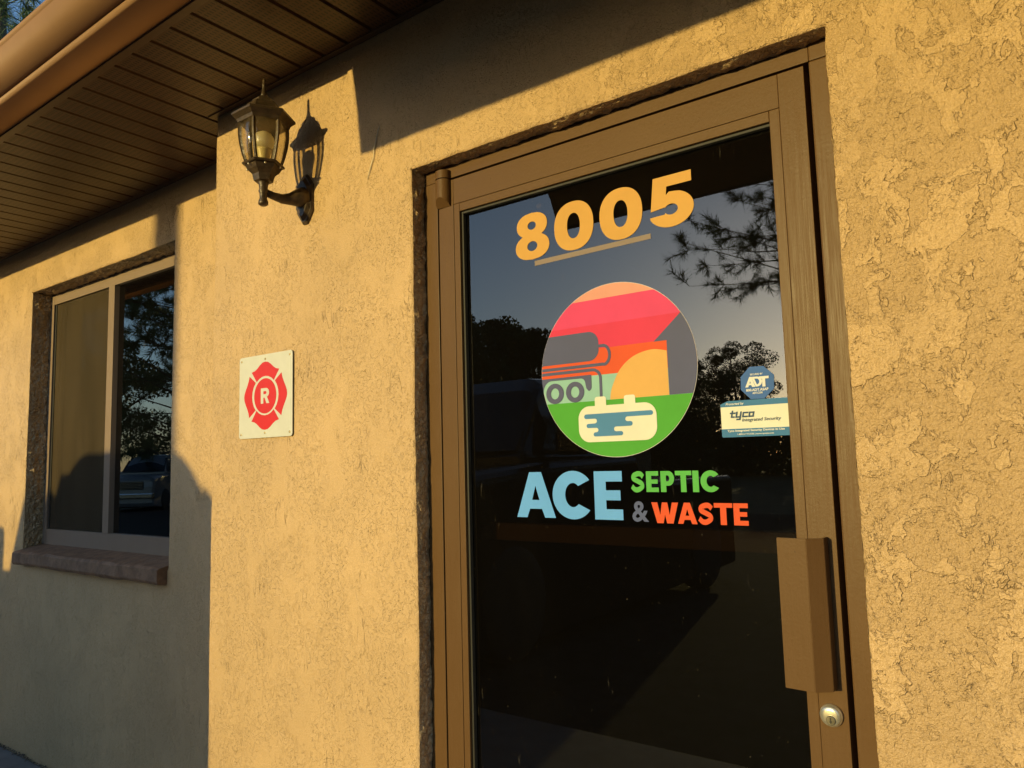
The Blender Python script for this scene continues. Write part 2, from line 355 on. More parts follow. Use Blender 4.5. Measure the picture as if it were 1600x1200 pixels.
def text_mesh(name, body, x0, x1, z0, z1, y, mat, parent, offset=0.0, shear=0.0, thick=0.0003):
    cu = bpy.data.curves.new('lettering', 'FONT'); cu.body = body; cu.size = 1.0; cu.offset = offset; cu.shear = shear; cu.resolution_u = 3
    o = bpy.data.objects.new('lettering', cu); C.objects.link(o); bpy.context.view_layer.update()
    me = bpy.data.meshes.new_from_object(o.evaluated_get(bpy.context.evaluated_depsgraph_get())); bpy.data.objects.remove(o); bpy.data.curves.remove(cu)
    xs = [v.co.x for v in me.vertices]; ys = [v.co.y for v in me.vertices]; ax, bx, ay, by = min(xs), max(xs), min(ys), max(ys)
    for v in me.vertices: v.co = Vector((x0 + (v.co.x-ax)/(bx-ax)*(x1-x0), y, z0 + (v.co.y-ay)/(by-ay)*(z1-z0)))
    me.update(); return finish(name, me, mat, parent)

# smooth value noise on arrays
def vnoise(x, y, z=0.0, seed=0):
    def hsh(i, j, k):
        n = (i*374761393 + j*668265263 + k*2147483647 + seed*974634777) & 0xFFFFFFFF
        n = ((n ^ (n >> 13))*1274126177) & 0xFFFFFFFF
        return ((n ^ (n >> 16)) & 0xFFFF)/65535.0
    x = np.asarray(x, float); y = np.asarray(y, float); z = np.zeros_like(x) + z
    i, j, k = np.floor(x).astype(np.int64), np.floor(y).astype(np.int64), np.floor(z).astype(np.int64)
    u, v, q = x-i, y-j, z-k; u = u*u*(3-2*u); v = v*v*(3-2*v); q = q*q*(3-2*q)
    def L(a, b, t): return a + (b-a)*t
    r = L(L(L(hsh(i, j, k), hsh(i+1, j, k), u), L(hsh(i, j+1, k), hsh(i+1, j+1, k), u), v),
          L(L(hsh(i, j, k+1), hsh(i+1, j, k+1), u), L(hsh(i, j+1, k+1), hsh(i+1, j+1, k+1), u), v), q)
    return r - 0.5

# ------------------------------------------------------------------ ground
def sheet(name, x0, x1, y0, y1, z, mat, label=None):
    o = from_py(name, [(x0, y0, z), (x1, y0, z), (x1, y1, z), (x0, y1, z)], [(0, 1, 2, 3)], mat); o['kind'] = 'structure'
    return o
sheet('ground', -1200, 1200, -1200, 1200, -0.16, M['grass'])
sheet('parking_lot', -30, 26, -17, -1.75, -0.14, M['asphalt'])
sw = box('sidewalk', -12, 6, -1.75, 0.20, -0.2, 0.0, M['concrete'], None, 0.012); sw['kind'] = 'structure'

# ------------------------------------------------------------------ building
B = empty('building', (-2.2, 0.2, 0), 'tan stucco building with brown eave, glass entrance door and sliding window', 'building')
SOF = 2.483                                   # underside of the soffit
DX0, DX1, DZ = -1.302, -0.287, 2.071          # door opening in the stucco
CX = -2.197                                   # outside corner between the two wall planes
WY = 0.212                                    # window wall plane
WX0, WX1, WZ0, WZ1 = -4.19, -2.83, 0.935, 2.238
def wave(x, z): return 0.0035*vnoise(x*2.3, z*2.3, 0.3, 1) + 0.0022*vnoise(x*9, z*9, 1.3, 2) + 0.0009*vnoise(x*40, z*40, 2.2, 3)
def jag(t, s): return 0.0045*vnoise(t*6, s*3.1, 0.5, 7) + 0.0035*vnoise(t*34, s*1.7, 0.5, 8) + 0.0026*vnoise(t*110, s*2.7, 0.5, 9)
def axis(a, b, step, edges=()):
    g = list(np.arange(a, b, step)) + [b]
    for e in edges:
        for k in (0.0015, 0.004, 0.008, 0.014, 0.022): g += [e-k, e+k]
        g.append(e)
    g = sorted(q for q in set(np.round(g, 5)) if a-1e-9 <= q <= b+1e-9)
    return np.array(g)
def wall_patches(name, patches, y0, edges_x, edges_z, parent, mat, label=None):
    """patches: (x0,x1,z0,z1); edges: lists (value, lo, hi, seed) of arrises that are ragged and rounded"""
    V, F, n0 = [], [], 0
    for (x0, x1, z0, z1) in patches:
        gx = axis(x0, x1, 0.014, [e[0] for e in edges_x]); gz = axis(z0, z1, 0.014, [e[0] for e in edges_z])
        X, Z = np.meshgrid(gx, gz); Y = y0 + wave(X, Z)
        XX, ZZ = X.copy(), Z.copy()
        for (e, lo, hi, s) in edges_x:
            d = np.abs(X-e) + 10*np.maximum(0, Z-hi) + 10*np.maximum(0, lo-Z)
            f = np.exp(-(d/0.012)**2); XX += jag(Z, s)*f*0.8; Y += 0.0045*np.exp(-d/0.004)
        for (e, lo, hi, s) in edges_z:
            d = np.abs(Z-e) + 10*np.maximum(0, X-hi) + 10*np.maximum(0, lo-X)
            f = np.exp(-(d/0.012)**2); ZZ += jag(X, s)*f*0.8; Y += 0.0045*np.exp(-d/0.004)
        V.append(np.stack([XX, Y, ZZ], -1).reshape(-1, 3)); a, b = len(gz), len(gx)
        idx = n0 + np.arange(a*b).reshape(a, b)
        F += np.stack([idx[:-1, :-1], idx[:-1, 1:], idx[1:, 1:], idx[1:, :-1]], -1).reshape(-1, 4).tolist(); n0 += a*b
    V = np.concatenate(V)
    o = from_py(name, V, F, mat, parent, True)
    if label: o['label'] = label
    return o
wall_patches('wall', [(CX, DX0, -0.05, DZ), (DX1, 1.8, -0.05, DZ), (CX, 1.8, DZ, 2.62)], 0.0,
             [(CX, -1, 3, 1), (DX0, -1, DZ, 2), (DX1, -1, DZ, 3)], [(DZ, DX0, DX1, 4)], B, M['stucco'], 'sunlit tan stucco wall around the door')
wall_patches('wall', [(-9.5, WX0, -0.05, 2.62), (WX1, CX, -0.05, 2.62), (WX0, WX1, WZ1, 2.62), (WX0, WX1, -0.05, WZ0)], WY,
             [(WX0, WZ0, WZ1, 5), (WX1, WZ0, WZ1, 6)], [(WZ1, WX0, WX1, 8)], B, M['stucco'], 'set-back stucco wall around the window, half in shadow')
# return of the outside corner, backs and side of the shell (kept clear of the rooms behind)
box('wall', CX+0.006, CX+0.10, 0.006, WY+0.004, -0.05, 2.6, M['stucco'], B)
# reveals: rough, hand-trowelled returns of the openings
def reveal(name, p0, p1, inward, depth, y0, nrm, seed, parent, amp=0.0058, mat='reveal', step=0.003):
    p0, p1 = np.array(p0, float), np.array(p1, float); Ln = np.linalg.norm(p1-p0); n = int(Ln/step); mcount = max(4, int(depth/0.004))
    s = np.linspace(0, 1, n+1); t = np.linspace(0, 1, mcount+1); S, T = np.meshgrid(s, t)
    base = p0[None, None, :] + (p1-p0)[None, None, :]*S[..., None]
    along = base[..., 0] if abs(p1[0]-p0[0]) > abs(p1[1]-p0[1]) else base[..., 1]
    jj = jag(along, seed)*0.8
    D = T*depth
    rough = amp*(vnoise(along*45, D*60, seed, 21) + 0.8*vnoise(along*120, D*150, seed, 22) + 1.2*np.maximum(0, vnoise(along*24, D*40, seed, 23)))
    rough *= np.minimum(1, T*3+0.15)
    X = base[..., 0] + nrm[0]*rough + (jj*np.exp(-T*2) if abs(nrm[0]) > 0.5 else 0)
    Z = base[..., 1] + nrm[1]*rough + (jj*np.exp(-T*2) if abs(nrm[1]) > 0.5 else 0)
    Y = y0 + 0.004 + D + wave(base[..., 0], base[..., 1])*(1-T)
    V = np.stack([X, Y, Z], -1).reshape(-1, 3); a, b = X.shape; idx = np.arange(a*b).reshape(a, b)
    F = np.stack([idx[:-1, :-1], idx[:-1, 1:], idx[1:, 1:], idx[1:, :-1]], -1).reshape(-1, 4)
    v0 = V[F[0, 1]]-V[F[0, 0]]; v1 = V[F[0, 3]]-V[F[0, 0]]; nn = np.cross(v0, v1)
    if nn[0]*nrm[0]+nn[2]*nrm[1] < 0: F = F[:, ::-1]
    return from_py(name, V, F.tolist(), M[mat], parent)
reveal('reveal', (DX0, -0.03), (DX0, DZ), 1, 0.050, 0, (1, 0), 2, B)
reveal('reveal', (DX1, -0.03), (DX1, DZ), 1, 0.050, 0, (-1, 0), 3, B)
reveal('reveal', (DX0, DZ), (DX1, DZ), 1, 0.050, 0, (0, -1), 4, B)
reveal('reveal', (WX0, WZ0), (WX0, WZ1), 1, 0.105, WY, (1, 0), 5, B, 0.009)
reveal('reveal', (WX1, WZ0), (WX1, WZ1), 1, 0.105, WY, (-1, 0), 6, B, 0.006)
reveal('reveal', (WX0, WZ1), (WX1, WZ1), 1, 0.105, WY, (0, -1), 8, B, 0.009)

# soffit: planks 4 inches wide with a V groove between them, vented
PITCH = 0.1005
def plank_mesh(depth):
    v, f = [], []
    prof = [(-0.0502, 0.009), (-0.0462, 0.009), (-0.0435, 0.0), (0.0435, 0.0), (0.0462, 0.009), (0.0502, 0.009)]
    for y in (0.0, depth):
        for (px, pz) in prof: v.append((px, y, pz))
    n = len(prof)
    for i in range(n-1): f.append((i, n+i, n+i+1, i+1))
    for y in (0.0, depth):
        for (px, pz) in prof: v.append((px, y, 0.014))
    for i in range(n-1): f.append((2*n+i, 2*n+i+1, 3*n+i+1, 3*n+i))
    for k in (0, 1): f += [(k*n+i, k*n+i+1, (2+k)*n+i+1, (2+k)*n+i) for i in range(n-1)]
    f += [(0, 2*n, 3*n, n), (n-1, 2*n-1, 4*n-1, 3*n-1)]
    me = bpy.data.meshes.new('soffit_panel'); me.from_pydata(v, [], f); me.update(); me.materials.append(M['soffit']); return me
FAS = -0.388
deep, short = plank_mesh(WY+0.02-FAS), plank_mesh(0.02-FAS)
SO = bpy.data.objects.new('soffit', bpy.data.meshes.new('soffit')); 
bm = bmesh.new(); bm_box(bm, -9.4, 1.6, FAS-0.006, FAS+0.016, SOF-0.004, SOF+0.012, 0.001)      # F-channel along the fascia
bm_box(bm, CX-7.2, CX-0.004, WY-0.022, WY-0.004, SOF-0.003, SOF+0.011, 0.001)                   # J-channels along both walls
bm_box(bm, CX-0.012, 1.6, -0.022, -0.004, SOF-0.0035, SOF+0.0105, 0.001)
bm.to_mesh(SO.data); bm.free(); SO.data.materials.append(M['soffit_trim']); C.objects.link(SO); SO.parent = B; SO.location = -B.location
xg = -1.6175 + 14*PITCH + PITCH/2
for i in range(78):
    x = xg - i*PITCH
    if x < -9.3: break
    o = bpy.data.objects.new('soffit_panel', deep if x < CX-0.02 else short); C.objects.link(o); o.parent = SO
    o.location = (x, FAS+0.004, SOF)
# fascia board, gutter, roof
box('fascia', -9.5, -1.655, FAS-0.001, FAS+0.022, SOF+0.013, SOF+0.17, M['gutter'], B, 0.002)
def gutter():
    # K-style profile (y, z) in metres: bottom, small front lip, ogee face, rolled top bead
    yb, z0 = FAS-0.003, SOF+0.002; lip = -0.481
    pts = [(yb, z0+0.125), (yb, z0), (lip+0.004, z0), (lip, z0+0.003), (lip-0.004, z0+0.014), (lip-0.003, z0+0.018)]
    for t in np.linspace(0, 1, 18): pts.append((lip-0.003 - 0.054*(1-(1-t)**3.4), z0+0.018+0.088*t**1.15))
    pts += [(lip-0.057, z0+0.110), (lip-0.061, z0+0.114), (lip-0.062, z0+0.122), (lip-0.058, z0+0.126), (lip-0.045, z0+0.126), (lip-0.045, z0+0.120)]
    inner = [(y+0.0015, z+0.0015) for (y, z) in pts[::-1]]
    loop = pts
    xs = [-9.5, -1.652]; v, f = [], []
    for x in xs:
        for (y, z) in loop: v.append((x, y, z))
    n = len(loop)
    for i in range(n-1): f.append((i, i+1, n+i+1, n+i))
    g = from_py('gutter', v, f, M['gutter'], B, True); g.data.set_sharp_from_angle(angle=R(28))
    md = g.modifiers.new('thickness', 'SOLIDIFY'); md.thickness = 0.0012; md.offset = 0
    cap = from_py('end_cap', [(-1.6515, y, z) for (y, z) in loop], [tuple(range(n))], M['gutter'], g)
    cap.location = (0, 0, 0)
    return g
gutter()
def slab(name, prof, x0, x1, mat, parent):
    n = len(prof); v = [(x0, y, z) for y, z in prof] + [(x1, y, z) for y, z in prof]
    f = [tuple(range(n)), tuple(reversed(range(n, 2*n)))] + [(i, n+i, n+(i+1) % n, (i+1) % n) for i in range(n)]
    return from_py(name, v, f, mat, parent)
slab('roof', [(-0.45, 2.64), (-0.45, 2.67), (4.0, 4.15), (9.0, 2.5), (9.0, 2.45), (4.0, 4.08)], -9.7, 2.2, M['roof'], B)
box('gable_wall', -9.5, -9.4, WY+0.01, 8.5, -0.05, 2.6, M['stucco'], B)
box('back_wall', -9.4, 1.8, 8.3, 8.4, -0.05, 2.6, M['stucco'], B)
box('gable_wall', 1.7, 1.8, 0.02, 8.3, -0.05, 2.6, M['stucco'], B)
# porch roof over the entrance: low front beam, roof rising steeply to the wall (its shadow crosses the door wall)
PX, PY, PZ = -1.787, -1.362, 2.364
slab('porch_roof', [(PY, PZ), (PY, PZ+0.17), (PY+0.9, PZ+1.24), (0.6, PZ+1.75), (0.6, PZ+1.62), (PY+0.96, PZ+1.14), (PY+0.10, PZ+0.12), (PY+0.04, PZ)], PX, 3.2, M['soffit_trim'], B)

prism_side = [(-1.12, 2.655), (-0.46, 2.55), (-0.46, 3.42)]  # added panel, out of view, keeping left-hand sky light off the porch wall
from_py('porch_sky_blocker', [(PX+0.01, y, z) for y, z in prism_side] + [(PX+0.04, y, z) for y, z in prism_side], [(0, 1, 2), (5, 4, 3), (0, 3, 4, 1), (1, 4, 5, 2), (2, 5, 3, 0)], M['soffit_trim'], B)

# rooms behind the glass
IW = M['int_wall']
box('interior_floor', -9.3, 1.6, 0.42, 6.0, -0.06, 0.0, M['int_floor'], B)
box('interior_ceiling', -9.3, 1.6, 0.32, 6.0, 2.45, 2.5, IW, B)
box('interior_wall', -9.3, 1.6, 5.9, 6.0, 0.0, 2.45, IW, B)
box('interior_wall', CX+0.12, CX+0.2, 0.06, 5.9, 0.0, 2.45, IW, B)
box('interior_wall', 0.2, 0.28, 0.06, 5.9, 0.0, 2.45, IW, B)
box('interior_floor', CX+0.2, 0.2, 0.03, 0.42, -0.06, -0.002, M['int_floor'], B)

# ------------------------------------------------------------------ door frame and door
DY = 0.047
FR = box('door_frame', DX0-0.01, -1.2545, DY, 0.13, -0.02, 2.0365, M['bronze'], B, 0.0012)
box('jamb', -0.3285, DX1+0.03, DY, 0.13, -0.02, 2.0365, M['bronze'], FR, 0.003).location = (0, 0, 0)
box('header', DX0-0.01, -0.3285+0.0005, DY+0.0006, 0.13, 2.0375, DZ+0.03, M['bronze_h'], FR, 0.0012).location = (0, 0, 0)
box('header', -0.3278, DX1+0.03, DY-0.0004, 0.13, 2.0372, DZ+0.03, M['bronze'], FR, 0.003).location = (0, 0, 0)
box('stop', -1.2545, -1.2380, DY+0.05, 0.12, 0.0, 2.036, M['black_gap'], FR).location = (0, 0, 0)
box('stop', -0.345, -0.3285, DY+0.05, 0.12, 0.0, 2.036, M['black_gap'], FR).location = (0, 0, 0)
box('stop', -1.2380, -0.345, DY+0.05, 0.12, 2.020, 2.0365, M['black_gap'], FR).location = (0, 0, 0)
for a in ('threshold',): box(a, DX0, DX1, 0.02, 0.14, -0.005, 0.012, M['bronze_h'], FR, 0.002).location = (0, 0, 0)

LX0, LX1, LZ = -1.2500, -0.3380, 2.0320
GY = 0.068                                                   # outer face of the door glass
D = box('door', LX0, -1.2010, DY, DY+0.045, 0.012, LZ, M['bronze'], B, 0.0009); D['label'] = 'brown aluminium framed glass door leaf'
def dpart(*a, **k):
    o = box(*a, **k); o.location = (0, 0, 0); return o
dpart('stile', -0.3860, LX1, DY, DY+0.045, 0.012, LZ, M['bronze'], D, 0.0009)
dpart('top_rail', -1.2005, -0.3865, DY+0.0003, DY+0.044, 1.9665, LZ, M['bronze_h'], D, 0.0009)
dpart('bottom_rail', -1.2005, -0.3865, DY+0.0003, DY+0.044, 0.012, 0.25, M['bronze_h'], D, 0.0009)
dpart('glazing_bead', -1.2004, -1.1825, DY+0.0010, GY-0.0005, 0.2505, 1.9660, M['bronze'], D, 0.0012)
dpart('glazing_bead', -0.4060, -0.3866, DY+0.0010, GY-0.0005, 0.2505, 1.9660, M['bronze'], D, 0.0012)
dpart('glazing_bead', -1.1820, -0.4064, DY+0.0014, GY-0.0005, 1.9450, 1.9660, M['bronze_h'], D, 0.0012)
dpart('glazing_bead', -1.1820, -0.4064, DY+0.0014, GY-0.0005, 0.2505, 0.270, M['bronze_h'], D, 0.0012)
dpart('gasket', -1.1824, -1.1765, DY+0.009, GY-0.0004, 0.2700, 1.9448, M['gasket'], D, 0.001)
dpart('gasket', -1.1764, -0.4062, DY+0.009, GY-0.0004, 1.9390, 1.9448, M['gasket'], D, 0.001)
dpart('glass_pane', -1.1995, -0.3870, GY, GY+0.006, 0.252, 1.965, M['door_glass'], D)
dpart('gasket', -1.1995, -1.1700, GY+0.0062, GY+0.02, 0.252, 1.965, M['gasket'], D)
# pull handle: folded aluminium plate standing off the stile
hz0, hz1 = 0.912, 1.168
def folded():
    outer = [(-0.4280, 0.004), (-0.3770, 0.000), (-0.3520, 0.0185), (-0.3520, DY-0.001)]
    inner = [(-0.3560, DY-0.001), (-0.3560, 0.0210), (-0.3785, 0.0045), (-0.4280, 0.0085)]
    lp = outer + inner; n = len(lp); bm = bmesh.new()
    lo = [bm.verts.new((x, y, hz0)) for x, y in lp]; hi = [bm.verts.new((x, y, hz1)) for x, y in lp]
    for i in range(n): bm.faces.new((lo[i], lo[(i+1) % n], hi[(i+1) % n], hi[i]))
    bm.faces.new(lo[::-1]); bm.faces.new(hi); bmesh.ops.recalc_face_normals(bm, faces=bm.faces[:])
    bmesh.ops.bevel(bm, geom=bm.edges[:], offset=0.0007, segments=2, affect='EDGES')
    bm_box(bm, -0.375, -0.3565, 0.024, DY-0.0012, hz0+0.03, hz0+0.05, 0.001); bm_box(bm, -0.375, -0.3565, 0.024, DY-0.0012, hz1-0.05, hz1-0.03, 0.001)
    return bm
h = from_bm('pull_handle', folded(), M['bronze'], D); h.location = (0, 0, 0)
def lock():
    bm = bmesh.new(); cx, cz = -0.3655, 0.8655
    bm_lathe(bm, [(0.0190, DY-0.0004), (0.0190, DY-0.005), (0.0182, DY-0.0068), (0.0172, DY-0.0072), (0.0168, DY-0.0095), (0.0155, DY-0.0112), (0.010, DY-0.0122)], cx, cz, 36, 'Y')
    bm_lathe(bm, [(0.0078, DY-0.0110), (0.0078, DY-0.0140), (0.0070, DY-0.0146)], cx+0.001, cz-0.0055, 28, 'Y', 1)
    bm_box(bm, cx+0.0002, cx+0.0018, DY-0.0152, DY-0.014, cz-0.0105, cz-0.001, 0, 2); bm_box(bm, cx-0.0006, cx+0.0026, DY-0.0151, DY-0.014, cz-0.0088, cz-0.0062, 0, 2)
    return bm
o = from_bm('lock_cylinder', lock(), [M['steel'], M['key_core'], M['black_gap']], D); o.location = (0, 0, 0)
for pl in o.data.polygons: pl.use_smooth = pl.material_index == 0
# offset pivot hinge at the top hinge corner
def pivot():
    bm = bmesh.new(); cx, cy, r = -1.2300, DY-0.004, 0.0215
    def half(z0, z1, cut):
        n = 14; lo, hi = [], []
        for i in range(n+1):
            a = math.pi + math.pi*i/n; x, y = cx + r*math.cos(a), cy + r*math.sin(a)*0.85
            zc = z0 + (0.020*(1+math.sin(a))*0.0 + (cut*max(0, -math.sin(a)) if cut else 0))
            lo.append(bm.verts.new((x, y, zc))); hi.append(bm.verts.new((x, y, z1)))
        for p in (cx+r, cx-r):
            lo.append(bm.verts.new((p, DY-0.0006, z0))); hi.append(bm.verts.new((p, DY-0.0006, z1)))
        m_ = len(lo)
        for i in range(m_): bm.faces.new((lo[i], lo[(i+1) % m_], hi[(i+1) % m_], hi[i]))
        bm.faces.new(hi); bm.faces.new(lo[::-1])
    half(1.964, 2.0335, 0.022); half(2.0362, 2.0570, 0)
    bmesh.ops.recalc_face_normals(bm, faces=bm.faces[:]); return bm
o = from_bm('pivot_hinge', pivot(), M['bronze'], D); o.location = (0, 0, 0)
# behind the glass: push bar and door closer
dpart('push_bar', -1.19, -0.40, 0.135, 0.165, 1.122, 1.164, M['bronze_h'], D, 0.003)
dpart('push_bar_bracket', -1.195, -1.17, 0.093, 0.135, 1.125, 1.160, M['bronze'], D, 0.002)
dpart('push_bar_bracket', -0.42, -0.395, 0.093, 0.135, 1.125, 1.160, M['bronze'], D, 0.002)
def closer():
    bm = bmesh.new(); bm_box(bm, -1.10, -0.884, 0.100, 0.152, 1.9405, 1.9685, 0.003)
    bm_lathe(bm, [(0.010, 0.150), (0.010, 0.110), (0.007, 0.106)], -0.98, 1.928, 16, 'Y', 1)
    bm_box(bm, -1.0, -0.70, 0.155, 0.163, 1.975, 1.99, 0.001); return bm
o = from_bm('door_closer', closer(), [M['bronze_h'], M['steel']], D); o.location = (0, 0, 0)

# ------------------------------------------------------------------ window
FY = 0.302
WN = bpy.data.objects.new('window', None); C.objects.link(WN); WN.parent = B; WN.location = (WX0-B.location.x, FY-B.location.y, WZ0-B.location.z)
WN['label'] = 'two-pane sliding window with brown sill, half in shadow'
def wpart(name, x0, x1, y0, y1, z0, z1, mat, bev=0.0015): return box(name, x0, x1, y0, y1, z0, z1, mat, WN, bev)
wpart('frame', WX0-0.02, -4.150, FY, FY+0.06, WZ0, 2.26, M['winframe'])
wpart('frame', -2.870, WX1+0.02, FY, FY+0.06, WZ0, 2.26, M['winframe'])
wpart('frame', -4.1495, -2.8705, FY+0.0005, FY+0.06, 2.182, 2.26, M['winframe'])
wpart('frame', -4.1495, -2.8705, FY+0.0005, FY+0.06, WZ0, 1.040, M['winframe'])
wpart('mullion', -3.556, -3.500, FY-0.004, FY+0.055, 1.0405, 2.1815, M['winframe'])
wpart('sash', -4.1495, -4.138, FY+0.008, FY+0.03, 1.0405, 2.1815, M['gasket'], 0.001)
wpart('sash', -3.5675, -3.5565, FY+0.008, FY+0.03, 1.0405, 2.1815, M['gasket'], 0.001)
wpart('insect_screen', -4.1375, -3.5680, FY+0.012, FY+0.0125, 1.041, 2.181, M['screen'], 0)
wpart('glass_pane', -4.149, -3.557, FY+0.035, FY+0.040, 1.041, 2.181, M['win_glass'], 0)
wpart('glass_pane', -3.4995, -2.8710, FY+0.020, FY+0.025, 1.041, 2.181, M['win_glass'], 0)
def sill():
    bm = bmesh.new(); n = 90; rows = []
    for i in range(n+1):
        x = WX0 + (-2.832-WX0)*i/n + 0.0; q = float(vnoise(x*30, 0.3, 0, 31)); q2 = float(vnoise(x*11, 3.3, 0, 32))
        prof = [(FY+0.01, 0.968), (0.24, 0.955+0.004*q), (0.182+0.004*q2, 0.944+0.006*q), (0.171+0.006*q, 0.936+0.006*q2), (0.170+0.006*q2, 0.893+0.006*q), (0.177+0.004*q, 0.881+0.008*q2), (0.21, 0.879+0.004*q), (FY+0.01, 0.879)]
        rows.append([bm.verts.new((x, y, z)) for y, z in prof])
    for a, b in zip(rows, rows[1:]):
        for j in range(len(a)): bm.faces.new((a[j], a[(j+1) % len(a)], b[(j+1) % len(a)], b[j]))
    bm.faces.new(rows[0]); bm.faces.new(rows[-1]); bmesh.ops.recalc_face_normals(bm, faces=bm.faces[:]); return bm
from_bm('sill', sill(), M['sill'], WN)

# ------------------------------------------------------------------ wall lantern
LXc, LYc = -1.744, -0.131
LT = empty('wall_lantern', (LXc, -0.01, 2.05), 'bronze coach lantern with smoky glass on the stucco wall under the eave', 'lantern')
def hexring(bm, prof, mi=0, closed=True): bm_lathe(bm, prof, LXc, LYc, 6, 'Z', mi, 0.0, closed)
bm = bmesh.new()
hexring(bm, [(0.070, 2.272), (0.073, 2.281), (0.083, 2.289), (0.0865, 2.291), (0.0865, 2.297), (0.082, 2.300), (0.060, 2.303), (0.055, 2.310), (0.050, 2.322), (0.044, 2.332), (0.034, 2.337), (0.031, 2.339), (0.031, 2.345), (0.024, 2.351), (0.014, 2.355), (0.009, 2.360)])
from_bm('roof_cap', bm, M['lantern'], LT)
bm = bmesh.new()
bm_lathe(bm, [(0.011, 2.357), (0.0085, 2.366), (0.0062, 2.376), (0.0050, 2.390), (0.0066, 2.396), (0.0040, 2.400), (0.0055, 2.406), (0.0018, 2.413)], LXc, LYc, 14)
from_bm('finial', bm, M['lantern'], LT, True)
CAGE = [(0.0665, 2.280), (0.0680, 2.258), (0.0675, 2.236), (0.0640, 2.212), (0.0575, 2.184), (0.0490, 2.158)]
for kx in range(6):
    a0, a1 = R(60*kx), R(60*kx+60)
    v, f = [], []
    for r, z in CAGE:
        for t in (0.04, 0.5, 0.96):
            p0 = Vector((math.cos(a0), math.sin(a0))); p1 = Vector((math.cos(a1), math.sin(a1))); p = p0.lerp(p1, t)*(r-0.003); v.append((LXc+p.x, LYc+p.y, z))
    for i in range(len(CAGE)-1):
        for j in range(2): f.append((3*i+j, 3*i+j+1, 3*i+j+4, 3*i+j+3))
    o = from_py('glass_pane', v, f, M['lantern_glass'], LT, True); md = o.modifiers.new('thickness', 'SOLIDIFY'); md.thickness = 0.002
    bm = bmesh.new(); rows = []
    c, s = math.cos(a0), math.sin(a0)
    for r, z in CAGE:
        ro, ri, hw = r+0.001, r-0.007, 0.0042
        rows.append([bm.verts.new((LXc + c*q - s*e, LYc + s*q + c*e, z)) for q, e in ((ro, -hw*0.6), (ro, hw*0.6), (ri, hw), (ri, -hw))])
    for a, b in zip(rows, rows[1:]):
        for j in range(4): bm.faces.new((a[j], a[(j+1) % 4], b[(j+1) % 4], b[j]))
    bmesh.ops.recalc_face_normals(bm, faces=bm.faces[:]); from_bm('cage_bar', bm, M['lantern'], LT)
bm = bmesh.new(); hexring(bm, [(0.030, 2.152), (0.056, 2.1535), (0.0585, 2.157), (0.055, 2.161), (0.045, 2.1605)]); 
hexring(bm, [(0.017, 2.108), (0.026, 2.110), (0.030, 2.128), (0.043, 2.140), (0.050, 2.1515), (0.030, 2.1518)]); from_bm('base_cup', bm, M['lantern'], LT)
for kx in range(6):
    a = R(60*kx+30); bm = bmesh.new(); bmesh.ops.create_icosphere(bm, subdivisions=2, radius=0.0030, matrix=Matrix.Translation((LXc+0.048*math.cos(a), LYc+0.048*math.sin(a), 2.148))); from_bm('screw', bm, M['steel'], LT, True)
bm = bmesh.new(); bm_lathe(bm, [(0.012, 2.112), (0.0155, 2.108), (0.0125, 2.099), (0.0115, 2.088), (0.0135, 2.082), (0.0105, 2.076), (0.0100, 2.062), (0.0135, 2.052), (0.0135, 2.045), (0.0085, 2.041)], LXc, LYc, 18); from_bm('drop_knob', bm, M['lantern'], LT, True)
BPX, BPZ = -1.722, 2.088
bm = bmesh.new(); bm_tube(bm, bez([(0, 0), (1, 0)]) and [(LXc, LYc, 2.082), (LXc+0.003, LYc+0.03, 2.077), (LXc+0.008, -0.075, 2.074), (LXc+0.014, -0.05, 2.079), (BPX, -0.03, 2.086), (BPX, -0.016, BPZ)], [0.010, 0.011, 0.0135, 0.018, 0.026, 0.033], 14)
bmesh.ops.recalc_face_normals(bm, faces=bm.faces[:]); from_bm('arm', bm, M['lantern'], LT, True)
def plate_loop(s):
    return [(BPX + s*px, BPZ + s*pz) for px, pz in ((-0.018, 0.062), (-0.008, 0.074), (0.008, 0.074), (0.018, 0.062), (0.034, 0.040), (0.034, -0.040), (0.018, -0.062), (0.008, -0.074), (-0.008, -0.074), (-0.018, -0.062), (-0.034, -0.040), (-0.034, 0.040))]
bm = bmesh.new(); rws = []
for s, y in ((1.0, 0.004), (1.0, -0.006), (0.90, -0.011), (0.86, -0.011), (0.70, -0.020), (0.62, -0.020)): rws.append([bm.verts.new((x, y, z)) for x, z in plate_loop(s)])
for a, b in zip(rws, rws[1:]):
    for j in range(12): bm.faces.new((a[j], a[(j+1) % 12], b[(j+1) % 12], b[j]))
bm.faces.new(rws[-1]); bmesh.ops.recalc_face_normals(bm, faces=bm.faces[:]); from_bm('backplate', bm, M['lantern'], LT)
bm = bmesh.new(); bm_lathe(bm, [(0.004, 2.158), (0.015, 2.160), (0.016, 2.180), (0.021, 2.198), (0.022, 2.204)], LXc, LYc, 20); from_bm('lamp_socket', bm, M['bulb_base'], LT, True)
bm = bmesh.new(); bm_lathe(bm, [(0.020, 2.203), (0.026, 2.214), (0.0285, 2.226), (0.027, 2.238), (0.021, 2.248), (0.011, 2.254), (0.002, 2.2555)], LXc, LYc, 22); from_bm('bulb', bm, M['bulb'], LT, True)

